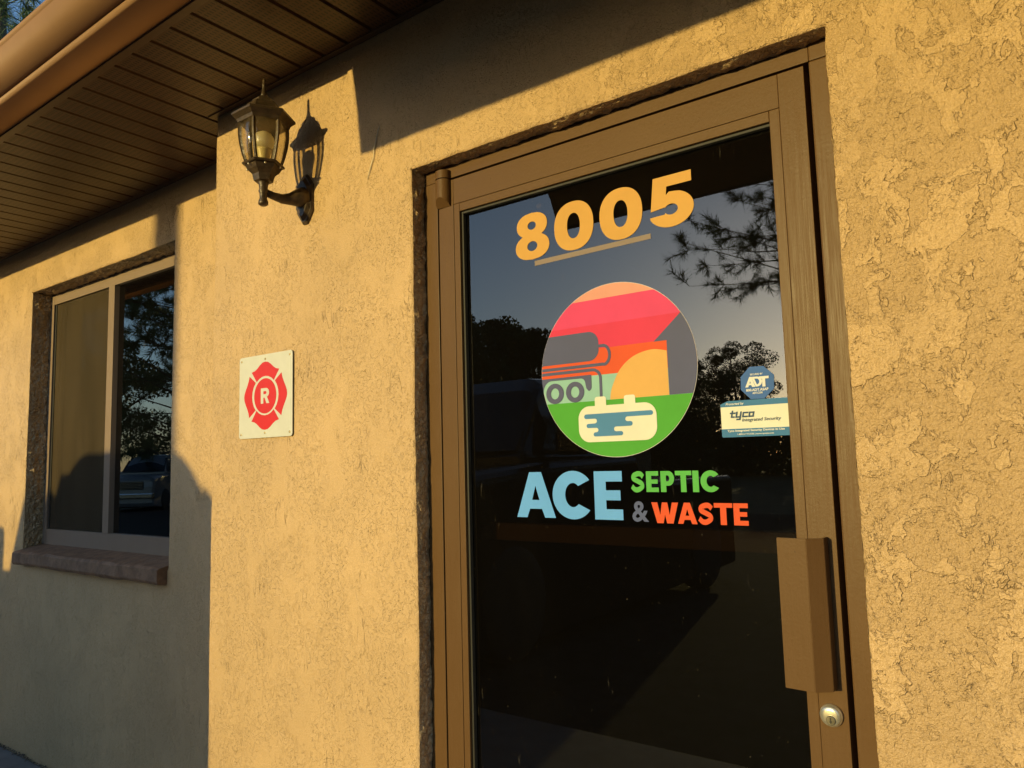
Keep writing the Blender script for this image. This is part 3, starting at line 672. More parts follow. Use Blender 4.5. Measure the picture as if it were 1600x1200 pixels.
# ------------------------------------------------------------------ fire department truss sign
FX, FZ = -1.9078, 1.5292
FS = empty('fire_sign', (FX, -0.004, 1.404), 'cream metal plate with red cross emblem and letter R on the stucco', 'sign')
def rrect(x0, x1, z0, z1, r, n=6): return arc(x1-r, z1-r, r, r, 0, 90, n) + arc(x0+r, z1-r, r, r, 90, 180, n) + arc(x0+r, z0+r, r, r, 180, 270, n) + arc(x1-r, z0+r, r, r, 270, 360, n)
SY = -0.0055
prism('sign_plate', [rrect(-2.0385, -1.7785, 1.4042, 1.6536, 0.010)], SY, M['sign_plate'], FS, 0.0016)
top = [(0.0675, 0.0745), (0.052, 0.0775), (0.040, 0.0835), (0.027, 0.0930), (0.014, 0.1000), (0.0, 0.1022)]
inner = [(0.0432*math.cos(0)+0, 0)]
arcp = [(0.0615*math.sin(R(t)), 0.0590*math.cos(R(t))) for t in (43, 30, 15, 0, -15, -30, -43)]
arm_ = top + [(-x, z) for x, z in top[::-1][1:]] + [(x, z) for x, z in arcp[::-1]]
side = [(0.0785, 0.0630), (0.082, 0.050), (0.089, 0.036), (0.0975, 0.022), (0.1035, 0.010), (0.1052, 0.0)]
arcs = [(0.0650*math.cos(R(t)), 0.0600*math.sin(R(t))) for t in (-44, -30, -15, 0, 15, 30, 44)]
sarm = side + [(x, -z) for x, z in side[::-1][1:]] + arcs
for lp in ([(x, z) for x, z in arm_], [(x, -z) for x, z in arm_][::-1], [(x, z) for x, z in sarm], [(-x, z) for x, z in sarm][::-1]):
    prism('emblem_arm', [[(FX+x, FZ+z) for x, z in lp]], SY-0.0004, M['sign_red'], FS, 0.0003)
prism('emblem_disc', [ring(FX, FZ-0.0008, 0.0542, 0.0528, 48)], SY-0.0004, M['sign_red'], FS, 0.0003)
Rg = [[(0, 0), (0.30, 0), (0.30, 0.38), (0.44, 0.38), (0.66, 0), (1.0, 0), (0.72, 0.43)] + arc(0.60, 0.70, 0.36, 0.30, -50, 90, 12) + [(0, 1.0)], [(0.30, 0.60), (0.30, 0.80), (0.52, 0.80)] + arc(0.54, 0.70, 0.12, 0.10, 80, -80, 8) + [(0.52, 0.60)]]
prism('letter', fit(Rg, FX-0.0205, FX+0.0215, FZ-0.0235, FZ+0.0225), SY-0.0008, M['sign_plate'], FS, 0.0003)
for (sx, sz) in ((-2.0275, 1.641), (-1.7905, 1.641), (-2.0275, 1.4165), (-1.7905, 1.4165), (FX, 1.6395), (FX, 1.4185)):
    bm = bmesh.new(); bm_lathe(bm, [(0.0034, SY-0.0002), (0.0032, SY-0.0014), (0.0016, SY-0.0020)], sx, sz, 14, 'Y'); from_bm('rivet', bm, M['screw'], FS)

# ------------------------------------------------------------------ decals on the door glass
G0 = GY - 0.0002
def dec(name, loops, lay, mat, parent, lab=None):
    o = prism(name, loops, G0-0.0005-0.0004*lay, M[mat], parent, 0.0004)
    if lab: o['label'] = lab
    return o
HN = empty('house_number', (-0.80, GY, 1.77), 'large golden vinyl number 8005 with a pale underline on the door glass', 'house number')
# digits (unit boxes)
def eight():
    right = []
    for i in range(61):
        z = i/60; w_ = 0
        for cz, rz, rx in ((0.735, 0.265, 0.452), (0.275, 0.275, 0.5)):
            if abs(z-cz) < rz: w_ = max(w_, rx*(1-abs((z-cz)/rz)**2.2)**(1/2.2))
        right.append((0.5+max(w_, 0.0), z))
    out = right + [(1-x, z) for x, z in right[::-1]]
    out = [p for i, p in enumerate(out) if i == 0 or p != out[i-1]]
    return [out, ring(0.5, 0.725, 0.125, 0.088, 28), ring(0.5, 0.285, 0.15, 0.105, 28)]
def zero(): return [ring(0.5, 0.5, 0.5, 0.5, 56, 2.25), ring(0.5, 0.5, 0.165, 0.26, 40, 2.2)]
def five():
    o = [(0.97, 1.0), (0.10, 1.0), (0.02, 0.36), (0.35, 0.395)]
    o += arc(0.49, 0.335, 0.155, 0.105, 155, -150, 18)[0:]
    o += [(0.345, 0.255), (0.0, 0.245)] + arc(0.48, 0.34, 0.52, 0.345, 205, 425, 26)
    o += [(0.62, 0.665), (0.46, 0.68), (0.385, 0.625), (0.405, 0.79), (0.97, 0.79)]
    return [o]
def digit(loops, x0, x1, z0, z1): dec('digit', fit(loops, x0, x1, z0, z1), 1, 'v_gold', HN)
digit(eight(), -1.0235, -0.9275, 1.7858, 1.8985)
digit(zero(), -0.9125, -0.8085, 1.7865, 1.9000)
digit(zero(), -0.7925, -0.6880, 1.7868, 1.9015)
digit(five(), -0.6705, -0.5725, 1.7905, 1.9010)
dec('underline', [[(-0.9702, 1.7692), (-0.6716, 1.7742), (-0.6715, 1.7857), (-0.9702, 1.7810)]], 0, 'v_line', HN)

# round logo
LC = (-0.7712, 1.5062); LR = 0.1888
LG = empty('logo_decal', (LC[0], GY, LC[1]-LR), 'round coloured vinyl logo with tank truck, sunset and septic tank on the door glass', 'decal')
def clip(poly, r=LR-0.0008):
    """intersection of a polygon with the disc (even-odd on a dense outline)"""
    dense = []
    for a, b in zip(poly, poly[1:]+poly[:1]):
        n = max(2, int(math.hypot(b[0]-a[0], b[1]-a[1])/0.004))
        dense += [(a[0]+(b[0]-a[0])*i/n, a[1]+(b[1]-a[1])*i/n) for i in range(n)]
    out = []
    for x, z in dense:
        d = math.hypot(x-LC[0], z-LC[1])
        q = (x, z) if d <= r else (LC[0]+(x-LC[0])*r/d, LC[1]+(z-LC[1])*r/d)
        if not out or math.hypot(q[0]-out[-1][0], q[1]-out[-1][1]) > 0.0004: out.append(q)
    return out
def hband(z0, z1):
    """slice of the disc between two heights"""
    r = LR-0.0008; a0 = math.asin(max(-1, min(1, (z0-LC[1])/r))); a1 = math.asin(max(-1, min(1, (z1-LC[1])/r)))
    rr_ = [(LC[0]+r*math.cos(a0+(a1-a0)*i/24), LC[1]+r*math.sin(a0+(a1-a0)*i/24)) for i in range(25)]
    return rr_ + [(2*LC[0]-x, z) for x, z in rr_[::-1]]
dec('backing', [ring(LC[0], LC[1], LR, LR, 96)], 0, 'v_rim', LG)
def band(name, z0, z1, mat): dec(name, [hband(z0, z1)], 1, mat, LG)
band('peach_sky', 1.6650, LC[1]+LR, 'v_peach'); band('pink_sky', 1.6088, 1.6650, 'v_pink'); band('red_sky', 1.5552, 1.6088, 'v_red')
band('orange_sky', 1.4970, 1.5552, 'v_orange'); band('mint_field', 1.4410, 1.4970, 'v_mint'); band('green_ground', LC[1]-LR, 1.4410, 'v_green')
dec('gate_post', [clip([(-0.6134, 1.6086), (-0.6762, 1.5545), (-0.6469, 1.5545), (-0.6460, 1.4412), (-0.57, 1.4412), (-0.57, 1.62), (-0.60, 1.62)])], 2, 'v_slate', LG)
sunp = [(-0.7838, 1.4412)] + bez([(-0.7838, 1.4412), (-0.7783, 1.4668), (-0.7575, 1.5038), (-0.7242, 1.5293), (-0.6821, 1.5390), (-0.6475, 1.5330)], 6)[1:] + [(-0.6466, 1.4412)]
dec('sun_disc', [sunp], 2, 'v_sun', LG)
# tank truck, hoses, chassis, wheels
dec('tank', [clip([(-0.975, 1.5948), (-0.8330, 1.5948)] + arc(-0.8330, 1.5690, 0.0255, 0.0258, 88, 0, 8) + arc(-0.8330, 1.5545, 0.0255, 0.0250, 0, -88, 8) + [(-0.975, 1.5295)])], 2, 'v_slate', LG)
hose1 = [(-0.8080, 1.5604), (-0.7960, 1.5604)] + arc(-0.7960, 1.5396, 0.0150, 0.0208, 84, -84, 14) + [(-0.7980, 1.5196), (-0.958, 1.5196)]
dec('hose', [sweep(hose1, 0.0068)], 3, 'v_slate', LG)
hose2 = [(-0.9585, 1.5095), (-0.8260, 1.5095)] + arc(-0.8260, 1.4900, 0.0205, 0.0195, 84, 4, 10) + [(-0.8055, 1.4480)]
dec('hose', [sweep(hose2, 0.0068)], 3, 'v_slate', LG)
dec('chassis', [clip([(-0.972, 1.4992), (-0.8285, 1.4992), (-0.8285, 1.4740)] + arc(-0.8380, 1.4725, 0.0095, 0.0090, 0, -80, 6) + [(-0.8420, 1.4700), (-0.8445, 1.4830)] + arc(-0.856, 1.482, 0.0115, 0.0110, 10, 90, 6) + [(-0.9330, 1.4935)] + arc(-0.9330, 1.4690, 0.0230, 0.0245, 92, 178, 8) + [(-0.972, 1.464)])], 3, 'v_slate', LG)
for cx in (-0.9248, -0.8715):
    dec('wheel', [ring(cx, 1.4640, 0.0236, 0.0232, 40), ring(cx, 1.4640, 0.0112, 0.0125, 28)], 4, 'v_slate', LG)
tank_out = arc(-0.8370, 1.3905+0.0125, 0.0275, 0.0270, 180, 92, 8) + [(-0.8218, 1.4297), (-0.8218, 1.4440)] + arc(-0.8165, 1.4440, 0.0053, 0.0052, 180, 90, 4) + arc(-0.7992, 1.4440, 0.0053, 0.0052, 90, 0, 4) + [(-0.7938, 1.4297), (-0.7505, 1.4297), (-0.7505, 1.4430)] + arc(-0.7452, 1.4430, 0.0053, 0.0050, 180, 90, 4) + arc(-0.7292, 1.4430, 0.0053, 0.0050, 90, 0, 4) + [(-0.7239, 1.4297)] + arc(-0.7040, 1.4027, 0.0275, 0.0270, 90, 0, 8) + arc(-0.7040, 1.3787, 0.0275, 0.0275, 0, -90, 8) + arc(-0.8370, 1.3787, 0.0275, 0.0275, 270, 180, 8)
dec('septic_tank', [tank_out], 4, 'v_cream', LG)
def capr(x, z, r, a0, a1): return arc(x, z, r, r, a0, a1, 6)
wr = [(-0.8460, 1.4125)] + capr(-0.6890, 1.4075, 0.0050, 90, -90) + [(-0.7440, 1.4025)] + capr(-0.7440, 1.3975, 0.0050, 90, 270) + capr(-0.7370, 1.3875, 0.0050, 90, -90) + [(-0.7720, 1.3825)] + capr(-0.7720, 1.3775, 0.0050, 90, 270) + capr(-0.7600, 1.3678, 0.0046, 90, -90) + capr(-0.8230, 1.3678, 0.0046, 270, 90) + capr(-0.8200, 1.3772, 0.0048, -90, 90) + capr(-0.8400, 1.3868, 0.0046, 270, 90) + [(-0.8230, 1.3918)] + capr(-0.8230, 1.3970, 0.0050, -90, 90) + capr(-0.8450, 1.4072, 0.0050, 270, 90)
wr = [p for i, p in enumerate(wr) if i == 0 or math.hypot(p[0]-wr[i-1][0], p[1]-wr[i-1][1]) > 1e-5]
dec('tank_water', [wr], 5, 'v_water', LG)

# company name
CN = empty('company_lettering', (-0.77, GY, 1.18), 'vinyl company name ACE SEPTIC & WASTE in blue, green and orange on the glass', 'lettering')
def gA(t=0.27): return [[(0, 0), (0.345, 1), (0.655, 1), (1, 0), (1-t, 0), (0.655, 0.19), (0.345, 0.19), (t, 0)], [(0.405, 0.385), (0.595, 0.385), (0.5, 0.70)]]
def gE(): return [[(0, 0), (1, 0), (1, 0.215), (0.42, 0.215), (0.42, 0.40), (0.93, 0.40), (0.93, 0.605), (0.42, 0.605), (0.42, 0.785), (1, 0.785), (1, 1), (0, 1)]]
def gC(t=0.30, tz=0.245): return [arc(0.5, 0.5, 0.5, 0.5, 38, 322, 40) + arc(0.5, 0.5, 0.5-t, 0.5-tz, 312, 48, 32)]
def gS(t=0.25):
    p = bez([(0.90, 0.735), (0.74, 0.865), (0.50, 0.885), (0.22, 0.80), (0.19, 0.655), (0.48, 0.535), (0.79, 0.405), (0.83, 0.255), (0.54, 0.115), (0.28, 0.125), (0.07, 0.275)], 7)
    return [sweep(p, t)]
def gT(): return [[(0.335, 0), (0.665, 0), (0.665, 0.79), (1, 0.79), (1, 1), (0, 1), (0, 0.79), (0.335, 0.79)]]
def gP(): return [[(0, 0), (0.40, 0), (0.40, 0.30), (0.56, 0.30)] + arc(0.58, 0.65, 0.42, 0.35, -88, 88, 16) + [(0, 1)], [(0.40, 0.51), (0.40, 0.79), (0.52, 0.79)] + arc(0.53, 0.65, 0.12, 0.14, 86, -86, 8)]
def gI(): return [[(0, 0), (1, 0), (1, 1), (0, 1)]]
def gW(): return [[(0, 1), (0.20, 0), (0.435, 0), (0.5, 0.42), (0.565, 0), (0.80, 0), (1, 1), (0.775, 1), (0.675, 0.40), (0.60, 1), (0.40, 1), (0.325, 0.40), (0.225, 1)]]
def let(lp, x0, x1, z0, z1, mat): dec('letter', fit(lp, x0, x1, z0, z1), 0, mat, CN)
let(gA(), -1.0412, -0.9340, 1.1858, 1.2884, 'v_sky'); let(gC(0.31, 0.25), -0.9410, -0.8330, 1.1838, 1.2900, 'v_sky'); let(gE(), -0.8325, -0.7642, 1.1850, 1.2880, 'v_sky')
for fn, x0, x1 in ((gS, -0.7430, -0.7118), (gE, -0.7078, -0.6800), (gP, -0.6752, -0.6455), (gT, -0.6432, -0.6080), (gI, -0.6060, -0.5932), (gC, -0.5895, -0.5480)): let(fn(), x0, x1, 1.2440, 1.2864, 'v_leaf')
for fn, x0, x1 in ((gW, -0.6984, -0.6395), (gA, -0.6413, -0.6002), (gS, -0.5980, -0.5668), (gT, -0.5650, -0.5282), (gE, -0.5262, -0.4980)): let(fn(), x0, x1, 1.1812, 1.2230, 'v_orange')
amp_ = text_mesh('ampersand', '&', -0.7430, -0.7052, 1.1826, 1.2250, G0-0.0006, M['v_amp'], CN, 0.022)

# octagonal alarm sticker
OC = empty('octagon_sticker', (-0.4657, GY, 1.419), 'blue octagonal alarm company sticker on the glass by the stile', 'sticker')
OV = [(-0.4787, 1.4823), (-0.4520, 1.4815), (-0.4335, 1.4630), (-0.4345, 1.4375), (-0.4538, 1.4198), (-0.4795, 1.4205), (-0.4975, 1.4395), (-0.4968, 1.4640)]
dec('sticker_face', [OV], 2, 'v_blue', OC)
YT = G0-0.0018
dec('letter', fit([[(0, 0), (0.44, 1), (0.60, 1), (0.98, 0), (0.66, 0), (0.60, 0.19), (0.36, 0.19), (0.28, 0)], [(0.42, 0.36), (0.56, 0.36), (0.50, 0.60)]], -0.4886, -0.4690, 1.4434, 1.4630), 3, 'v_white', OC)
dec('letter', fit([[(0, 1), (0.40, 0), (0.52, 0)] + arc(0.52, 0.5, 0.48, 0.5, -88, 88, 14), [(0.30, 0.80), (0.50, 0.80)] + arc(0.50, 0.5, 0.25, 0.30, 84, -84, 10) + [(0.50, 0.20)]], -0.4765, -0.4560, 1.4436, 1.4626), 4, 'v_white', OC)
dec('letter', fit([[(0.30, 0), (0.62, 0), (0.62, 0.76), (1, 0.76), (1, 1), (0, 1), (0, 0.76), (0.30, 0.76)]], -0.4610, -0.4430, 1.4424, 1.4622), 5, 'v_white', OC)
text_mesh('small_print', 'SECURED BY', -0.4782, -0.4540, 1.4657, 1.4690, YT, M['v_white'], OC, 0.02)
text_mesh('small_print', '800.ADT.ASAP', -0.4874, -0.4448, 1.4352, 1.4402, YT, M['v_white'], OC, 0.03)
text_mesh('small_print', 'ADT.COM', -0.4756, -0.4566, 1.4296, 1.4335, YT, M['v_white'], OC, 0.03)

# rectangular security label
TY = empty('security_label', (-0.4755, GY, 1.3485), 'cream and teal rectangular security company label below the octagon sticker', 'sticker')
dec('label_face', [[(-0.5403, 1.4135), (-0.5258, 1.4194), (-0.4125, 1.4193), (-0.4106, 1.4170), (-0.4109, 1.3490), (-0.5380, 1.3494), (-0.5400, 1.3512)]], 0, 'v_cream', TY)
dec('top_band', [[(-0.5403, 1.4135), (-0.5258, 1.4194), (-0.4125, 1.4193), (-0.4106, 1.4170), (-0.4105, 1.4082), (-0.5402, 1.4082)]], 1, 'v_teal', TY)
dec('bottom_band', [[(-0.5401, 1.3655), (-0.4110, 1.3647), (-0.4109, 1.3490), (-0.5380, 1.3494), (-0.5400, 1.3512)]], 1, 'v_teal', TY)
YL = G0-0.0014
def st(path, t=0.20): return sweep(path, t)
tyc = dict(t=[[(0.30, 1.25), (0.30, 0.12), (0.80, 0.12)], [(0.0, 0.88), (0.85, 0.88)]], y=[[(0.1, 1.0), (0.1, 0.10), (0.9, 0.10)], [(0.9, 1.0), (0.9, -0.38), (0.35, -0.38)]], c=[[(0.95, 0.88), (0.12, 0.88), (0.12, 0.12), (0.95, 0.12)]])
def wordmark():
    v, f = [], []
    h_ = 0.0098; w_ = 0.0100; xx = -0.5225
    for ch, gap in (('t', 0.0112), ('y', 0.0128), ('c', 0.0122), ('o', 0.0)):
        strokes = tyc[ch] if ch in tyc else [[(0.12, 0.88), (0.88, 0.88), (0.88, 0.12), (0.12, 0.12), (0.12, 0.88)]]
        for si, sp in enumerate(strokes):
            for a, b in zip(sp, sp[1:]):
                horiz = abs(a[1]-b[1]) < 1e-6; t = 0.15
                x0, x1 = min(a[0], b[0])-t, max(a[0], b[0])+t; z0, z1 = min(a[1], b[1])-t, max(a[1], b[1])+t
                k = len(v)
                if horiz: yy = YL
                else: yy = YL-0.00012
                for (px, pz) in ((x0, z0), (x1, z0), (x1, z1), (x0, z1)):
                    v.append((xx + px*w_ + pz*h_*0.22, yy - 0.00003*si, 1.3868 + pz*h_))
                f.append((k, k+1, k+2, k+3))
        xx += gap
    return from_py('wordmark', v, f, M['v_ink'], TY)
wordmark()
text_mesh('small_print', 'Integrated Security', -0.4990, -0.4248, 1.3766, 1.3848, YL, M['v_ink'], TY, 0.012, 0.25)
text_mesh('small_print', 'Protected by', -0.5295, -0.4938, 1.4100, 1.4158, YL, M['v_white'], TY, 0.015, 0.25)
text_mesh('small_print', 'Tyco Integrated Security Devices in Use', -0.5288, -0.4196, 1.3582, 1.3638, YL, M['v_white'], TY, 0.025)
text_mesh('small_print', '1.800.2.TYCOIS | www.tycois.com', -0.5092, -0.4398, 1.3522, 1.3560, YL, M['v_white'], TY, 0.02)

# a strand of old cobweb on the stucco above the door
bm = bmesh.new(); pts = [(-1.418, -0.0035, 2.213), (-1.424, -0.004, 2.19), (-1.434, -0.0035, 2.165), (-1.436, -0.004, 2.14), (-1.448, -0.0035, 2.115), (-1.462, -0.003, 2.085)]
bm_tube(bm, pts, [0.0008, 0.0012, 0.0016, 0.0012, 0.0016, 0.0006], 5); bm_tube(bm, [(-1.412, -0.0035, 2.222), (-1.419, -0.004, 2.205), (-1.424, -0.004, 2.19)], [0.0005, 0.0009, 0.0009], 5)
tag(from_bm('cobweb', bm, M['web']), 'thin pale cobweb strand on the stucco at the porch shadow edge', 'cobweb')

# ------------------------------------------------------------------ what stands in front of the building (seen in the glass, casting the shadows)
def loft(bm, stations, mi=0):
    rows = [[bm.verts.new(p) for p in st_] for st_ in stations]
    for a, b in zip(rows, rows[1:]):
        n = len(a)
        for i in range(n):
            f = bm.faces.new((a[i], a[(i+1) % n], b[(i+1) % n], b[i])); f.material_index = mi
    for q in (rows[0], rows[-1]): f = bm.faces.new(q); f.material_index = mi
    bmesh.ops.recalc_face_normals(bm, faces=bm.faces[:])
def section(y, hw, z0, z1, r=0.12, top=None):
    top = top or hw; o = []
    for (cx, cz, a0) in ((top-r, z1-r, 0), (-(top-r), z1-r, 90), (-(hw-0.05), z0+0.05, 180), (hw-0.05, z0+0.05, 270)):
        rr_ = r if a0 < 180 else 0.05
        for i in range(5): a = R(a0+90*i/4); o.append((cx+rr_*math.cos(a), y, cz+rr_*math.sin(a)))
    return o
def truck(name, loc, rz, paint, label, size=(1, 1, 1)):
    T = bpy.data.objects.new(name, None); C.objects.link(T); T.location = loc; T.rotation_euler.z = rz; T.scale = size; tag(T, label, 'truck')
    def add(nm, bm, mats, smooth=False):
        me = bpy.data.meshes.new(nm); bm.normal_update(); bm.to_mesh(me); bm.free()
        for q in (mats if isinstance(mats, list) else [mats]): me.materials.append(q)
        if smooth: me.shade_smooth()
        o = bpy.data.objects.new(nm, me); C.objects.link(o); o.parent = T; return o
    # local: front of the vehicle at y = 0 pointing +y, ground z = 0
    bm = bmesh.new(); loft(bm, [section(0.0, 0.86, 0.30, 1.12, 0.10), section(-0.06, 0.93, 0.18, 1.22, 0.12), section(-0.5, 0.97, 0.12, 1.30, 0.10), section(-1.35, 0.98, 0.10, 1.36, 0.09), section(-2.95, 0.98, 0.10, 1.38, 0.06), section(-3.0, 0.97, 0.10, 1.14, 0.05), section(-5.4, 0.97, 0.16, 1.14, 0.05)]); add('body', bm, paint)
    bm = bmesh.new(); loft(bm, [section(-1.25, 0.84, 1.34, 1.40, 0.03, 0.82), section(-1.75, 0.87, 1.34, 1.94, 0.16, 0.68), section(-1.95, 0.87, 1.34, 2.055, 0.20, 0.63), section(-2.4, 0.87, 1.34, 2.085, 0.20, 0.63), section(-2.75, 0.87, 1.34, 2.05, 0.18, 0.63), section(-2.9, 0.85, 1.34, 1.85, 0.12, 0.68), section(-2.94, 0.84, 1.34, 1.45, 0.03, 0.78)]); add('cab', bm, paint)
    bm = bmesh.new(); n = 8; rows = []
    for i in range(n+1):
        t = i/n; y = -1.262-0.545*t; z = 1.425+0.50*t; hw = 0.78-0.11*t; rows.append([bm.verts.new((sx*hw, y + 0.03*(1-sx*sx), z+0.02)) for sx in (-1, -0.5, 0, 0.5, 1)])
    for a, b in zip(rows, rows[1:]):
        for j in range(4): bm.faces.new((a[j], a[j+1], b[j+1], b[j]))
    add('windshield', bm, M['car_glass'], True)
    for s in (-1, 1):
        for (y0, y1) in ((-1.75, -2.3), (-2.38, -2.8)):
            bm = bmesh.new(); vs = [bm.verts.new((s*0.882, y0+ (0.25 if y0 > -2 else 0), 1.45)), bm.verts.new((s*0.882, y1, 1.45)), bm.verts.new((s*0.79, y1, 1.88)), bm.verts.new((s*0.79, y0-0.08, 1.88))]; bm.faces.new(vs); add('side_window', bm, M['car_glass'])
        bm = bmesh.new(); bm_box(bm, s*0.985 if s > 0 else -1.25, 1.25 if s > 0 else -0.985, -1.62, -1.52, 1.40, 1.65, 0.03); bm_box(bm, 0.80 if s > 0 else -1.0, 1.0 if s > 0 else -0.80, -1.60, -1.55, 1.41, 1.45, 0.01); add('side_mirror', bm, paint)
        bm = bmesh.new(); bm_box(bm, s*0.58 if s > 0 else -0.88, 0.88 if s > 0 else -0.58, -0.05, 0.02, 0.86, 1.06, 0.03); add('headlight', bm, M['lamp_lens'])
        for y in (-0.95, -4.55):
            bm = bmesh.new(); bm_lathe(bm, [(0.25, -0.13), (0.36, -0.13), (0.40, -0.09), (0.40, 0.09), (0.36, 0.13), (0.25, 0.13)], 0, 0, 28)
            o = add('wheel', bm, M['tyre'], True); o.rotation_euler = (0, R(90), 0); o.location = (s*0.87, y, 0.40)
            bm = bmesh.new(); bm_lathe(bm, [(0.25, -0.10), (0.25, 0.11), (0.18, 0.08), (0.06, 0.12)], 0, 0, 24); me = bpy.data.meshes.new('rim'); bm.to_mesh(me); bm.free(); me.materials.append(M['chrome']); r_ = bpy.data.objects.new('rim', me); C.objects.link(r_); r_.parent = o
    bm = bmesh.new(); bm_box(bm, -0.56, 0.56, -0.03, 0.015, 0.78, 1.08, 0.02)
    for k in range(5): bm_box(bm, -0.54, 0.54, 0.01, 0.03, 0.81+k*0.055, 0.83+k*0.055, 0.005, 1)
    add('grille', bm, [M['tyre'], M['chrome']])
    bm = bmesh.new(); bm_box(bm, -0.93, 0.93, -0.10, 0.10, 0.46, 0.66, 0.04); add('bumper', bm, M['chrome'])
    return T
truck('pickup_truck', (-4.29, -2.02, -0.14), 0.0, M['black_paint'], 'black pickup truck parked nose-in before the window, mirrored in the glass', (1.0, 1.0, 1.065))
truck('pickup_truck', (-27.5, -11.6, -0.14), R(-40), M['silver_paint'], 'silver pickup truck seen only as a reflection in the window')
bm = bmesh.new(); bm_box(bm, -4.775, -4.605, -7.90, -7.73, -0.16, 3.72, 0.006)
PO = from_bm('timber_post', bm, M['timber']); tag(PO, 'plain square timber post in the lot casting a strip of shadow beside the window', 'post')

# ------------------------------------------------------------------ trees
def quads_mesh(name, P, A, Bv, mat, parent):
    """n leaf quads: centre P, half axes A, Bv"""
    n = len(P); V = np.empty((n, 4, 3)); V[:, 0] = P-A-Bv*0.3; V[:, 1] = P+A*0.1-Bv; V[:, 2] = P+A+Bv*0.3; V[:, 3] = P-A*0.1+Bv
    F = np.arange(4*n).reshape(n, 4)
    me = bpy.data.meshes.new(name); me.from_pydata(V.reshape(-1, 3).tolist(), [], F.tolist()); me.update(); me.materials.append(mat)
    o = bpy.data.objects.new(name, me); C.objects.link(o); o.parent = parent; return o
def unit(n, g): v = g.normal(size=(n, 3)); return v/np.linalg.norm(v, axis=1)[:, None]
def oak(loc, h, rad, seed, label, nleaf=19000, leaf=0.085):
    g = np.random.default_rng(seed); T = empty('oak_tree', loc, label, 'tree', 'trees across the lot')
    bm = bmesh.new(); th = h*0.42; bm_tube(bm, [(0, 0, -0.1), (0.06*h*0.1, 0.02, th*0.5), (0.1*g.normal(), 0.1*g.normal(), th)], [h*0.034, h*0.026, h*0.018], 9)
    blobs = []
    for i in range(40):
        a = g.uniform(0, 2*math.pi); u = g.uniform(0, 1)**0.6; z = h*g.uniform(0.10, 0.92); k = math.sqrt(max(0.05, 1-((z/h-0.5)/0.52)**2))
        c = np.array([rad*u*k*math.cos(a), rad*u*k*math.sin(a), z]); r = rad*g.uniform(0.20, 0.38)*(0.7 if z > 0.8*h else 1); blobs.append((c, r))
        if i < 11: bm_tube(bm, [(0, 0, th*g.uniform(0.5, 1)), tuple(c*np.array([0.5, 0.5, 0.5])+np.array([0, 0, th*0.5])), tuple(c)], [h*0.012, h*0.008, h*0.002], 5)
    me = bpy.data.meshes.new('trunk'); bm.to_mesh(me); bm.free(); me.materials.append(M['bark']); o = bpy.data.objects.new('trunk', me); C.objects.link(o); o.parent = T
    per = nleaf//len(blobs); P = []
    for c, r in blobs:
        d = unit(per, g); rr_ = r*(0.55+0.55*g.random(per)**0.7); P.append(c + d*rr_[:, None]*np.array([1, 1, 0.8]))
    P = np.concatenate(P); n = len(P); A = unit(n, g)*(leaf*(0.6+0.8*g.random(n)))[:, None]; Bv = np.cross(A, unit(n, g))*0.9
    quads_mesh('crown', P, A, Bv, M['oak'], T); return T
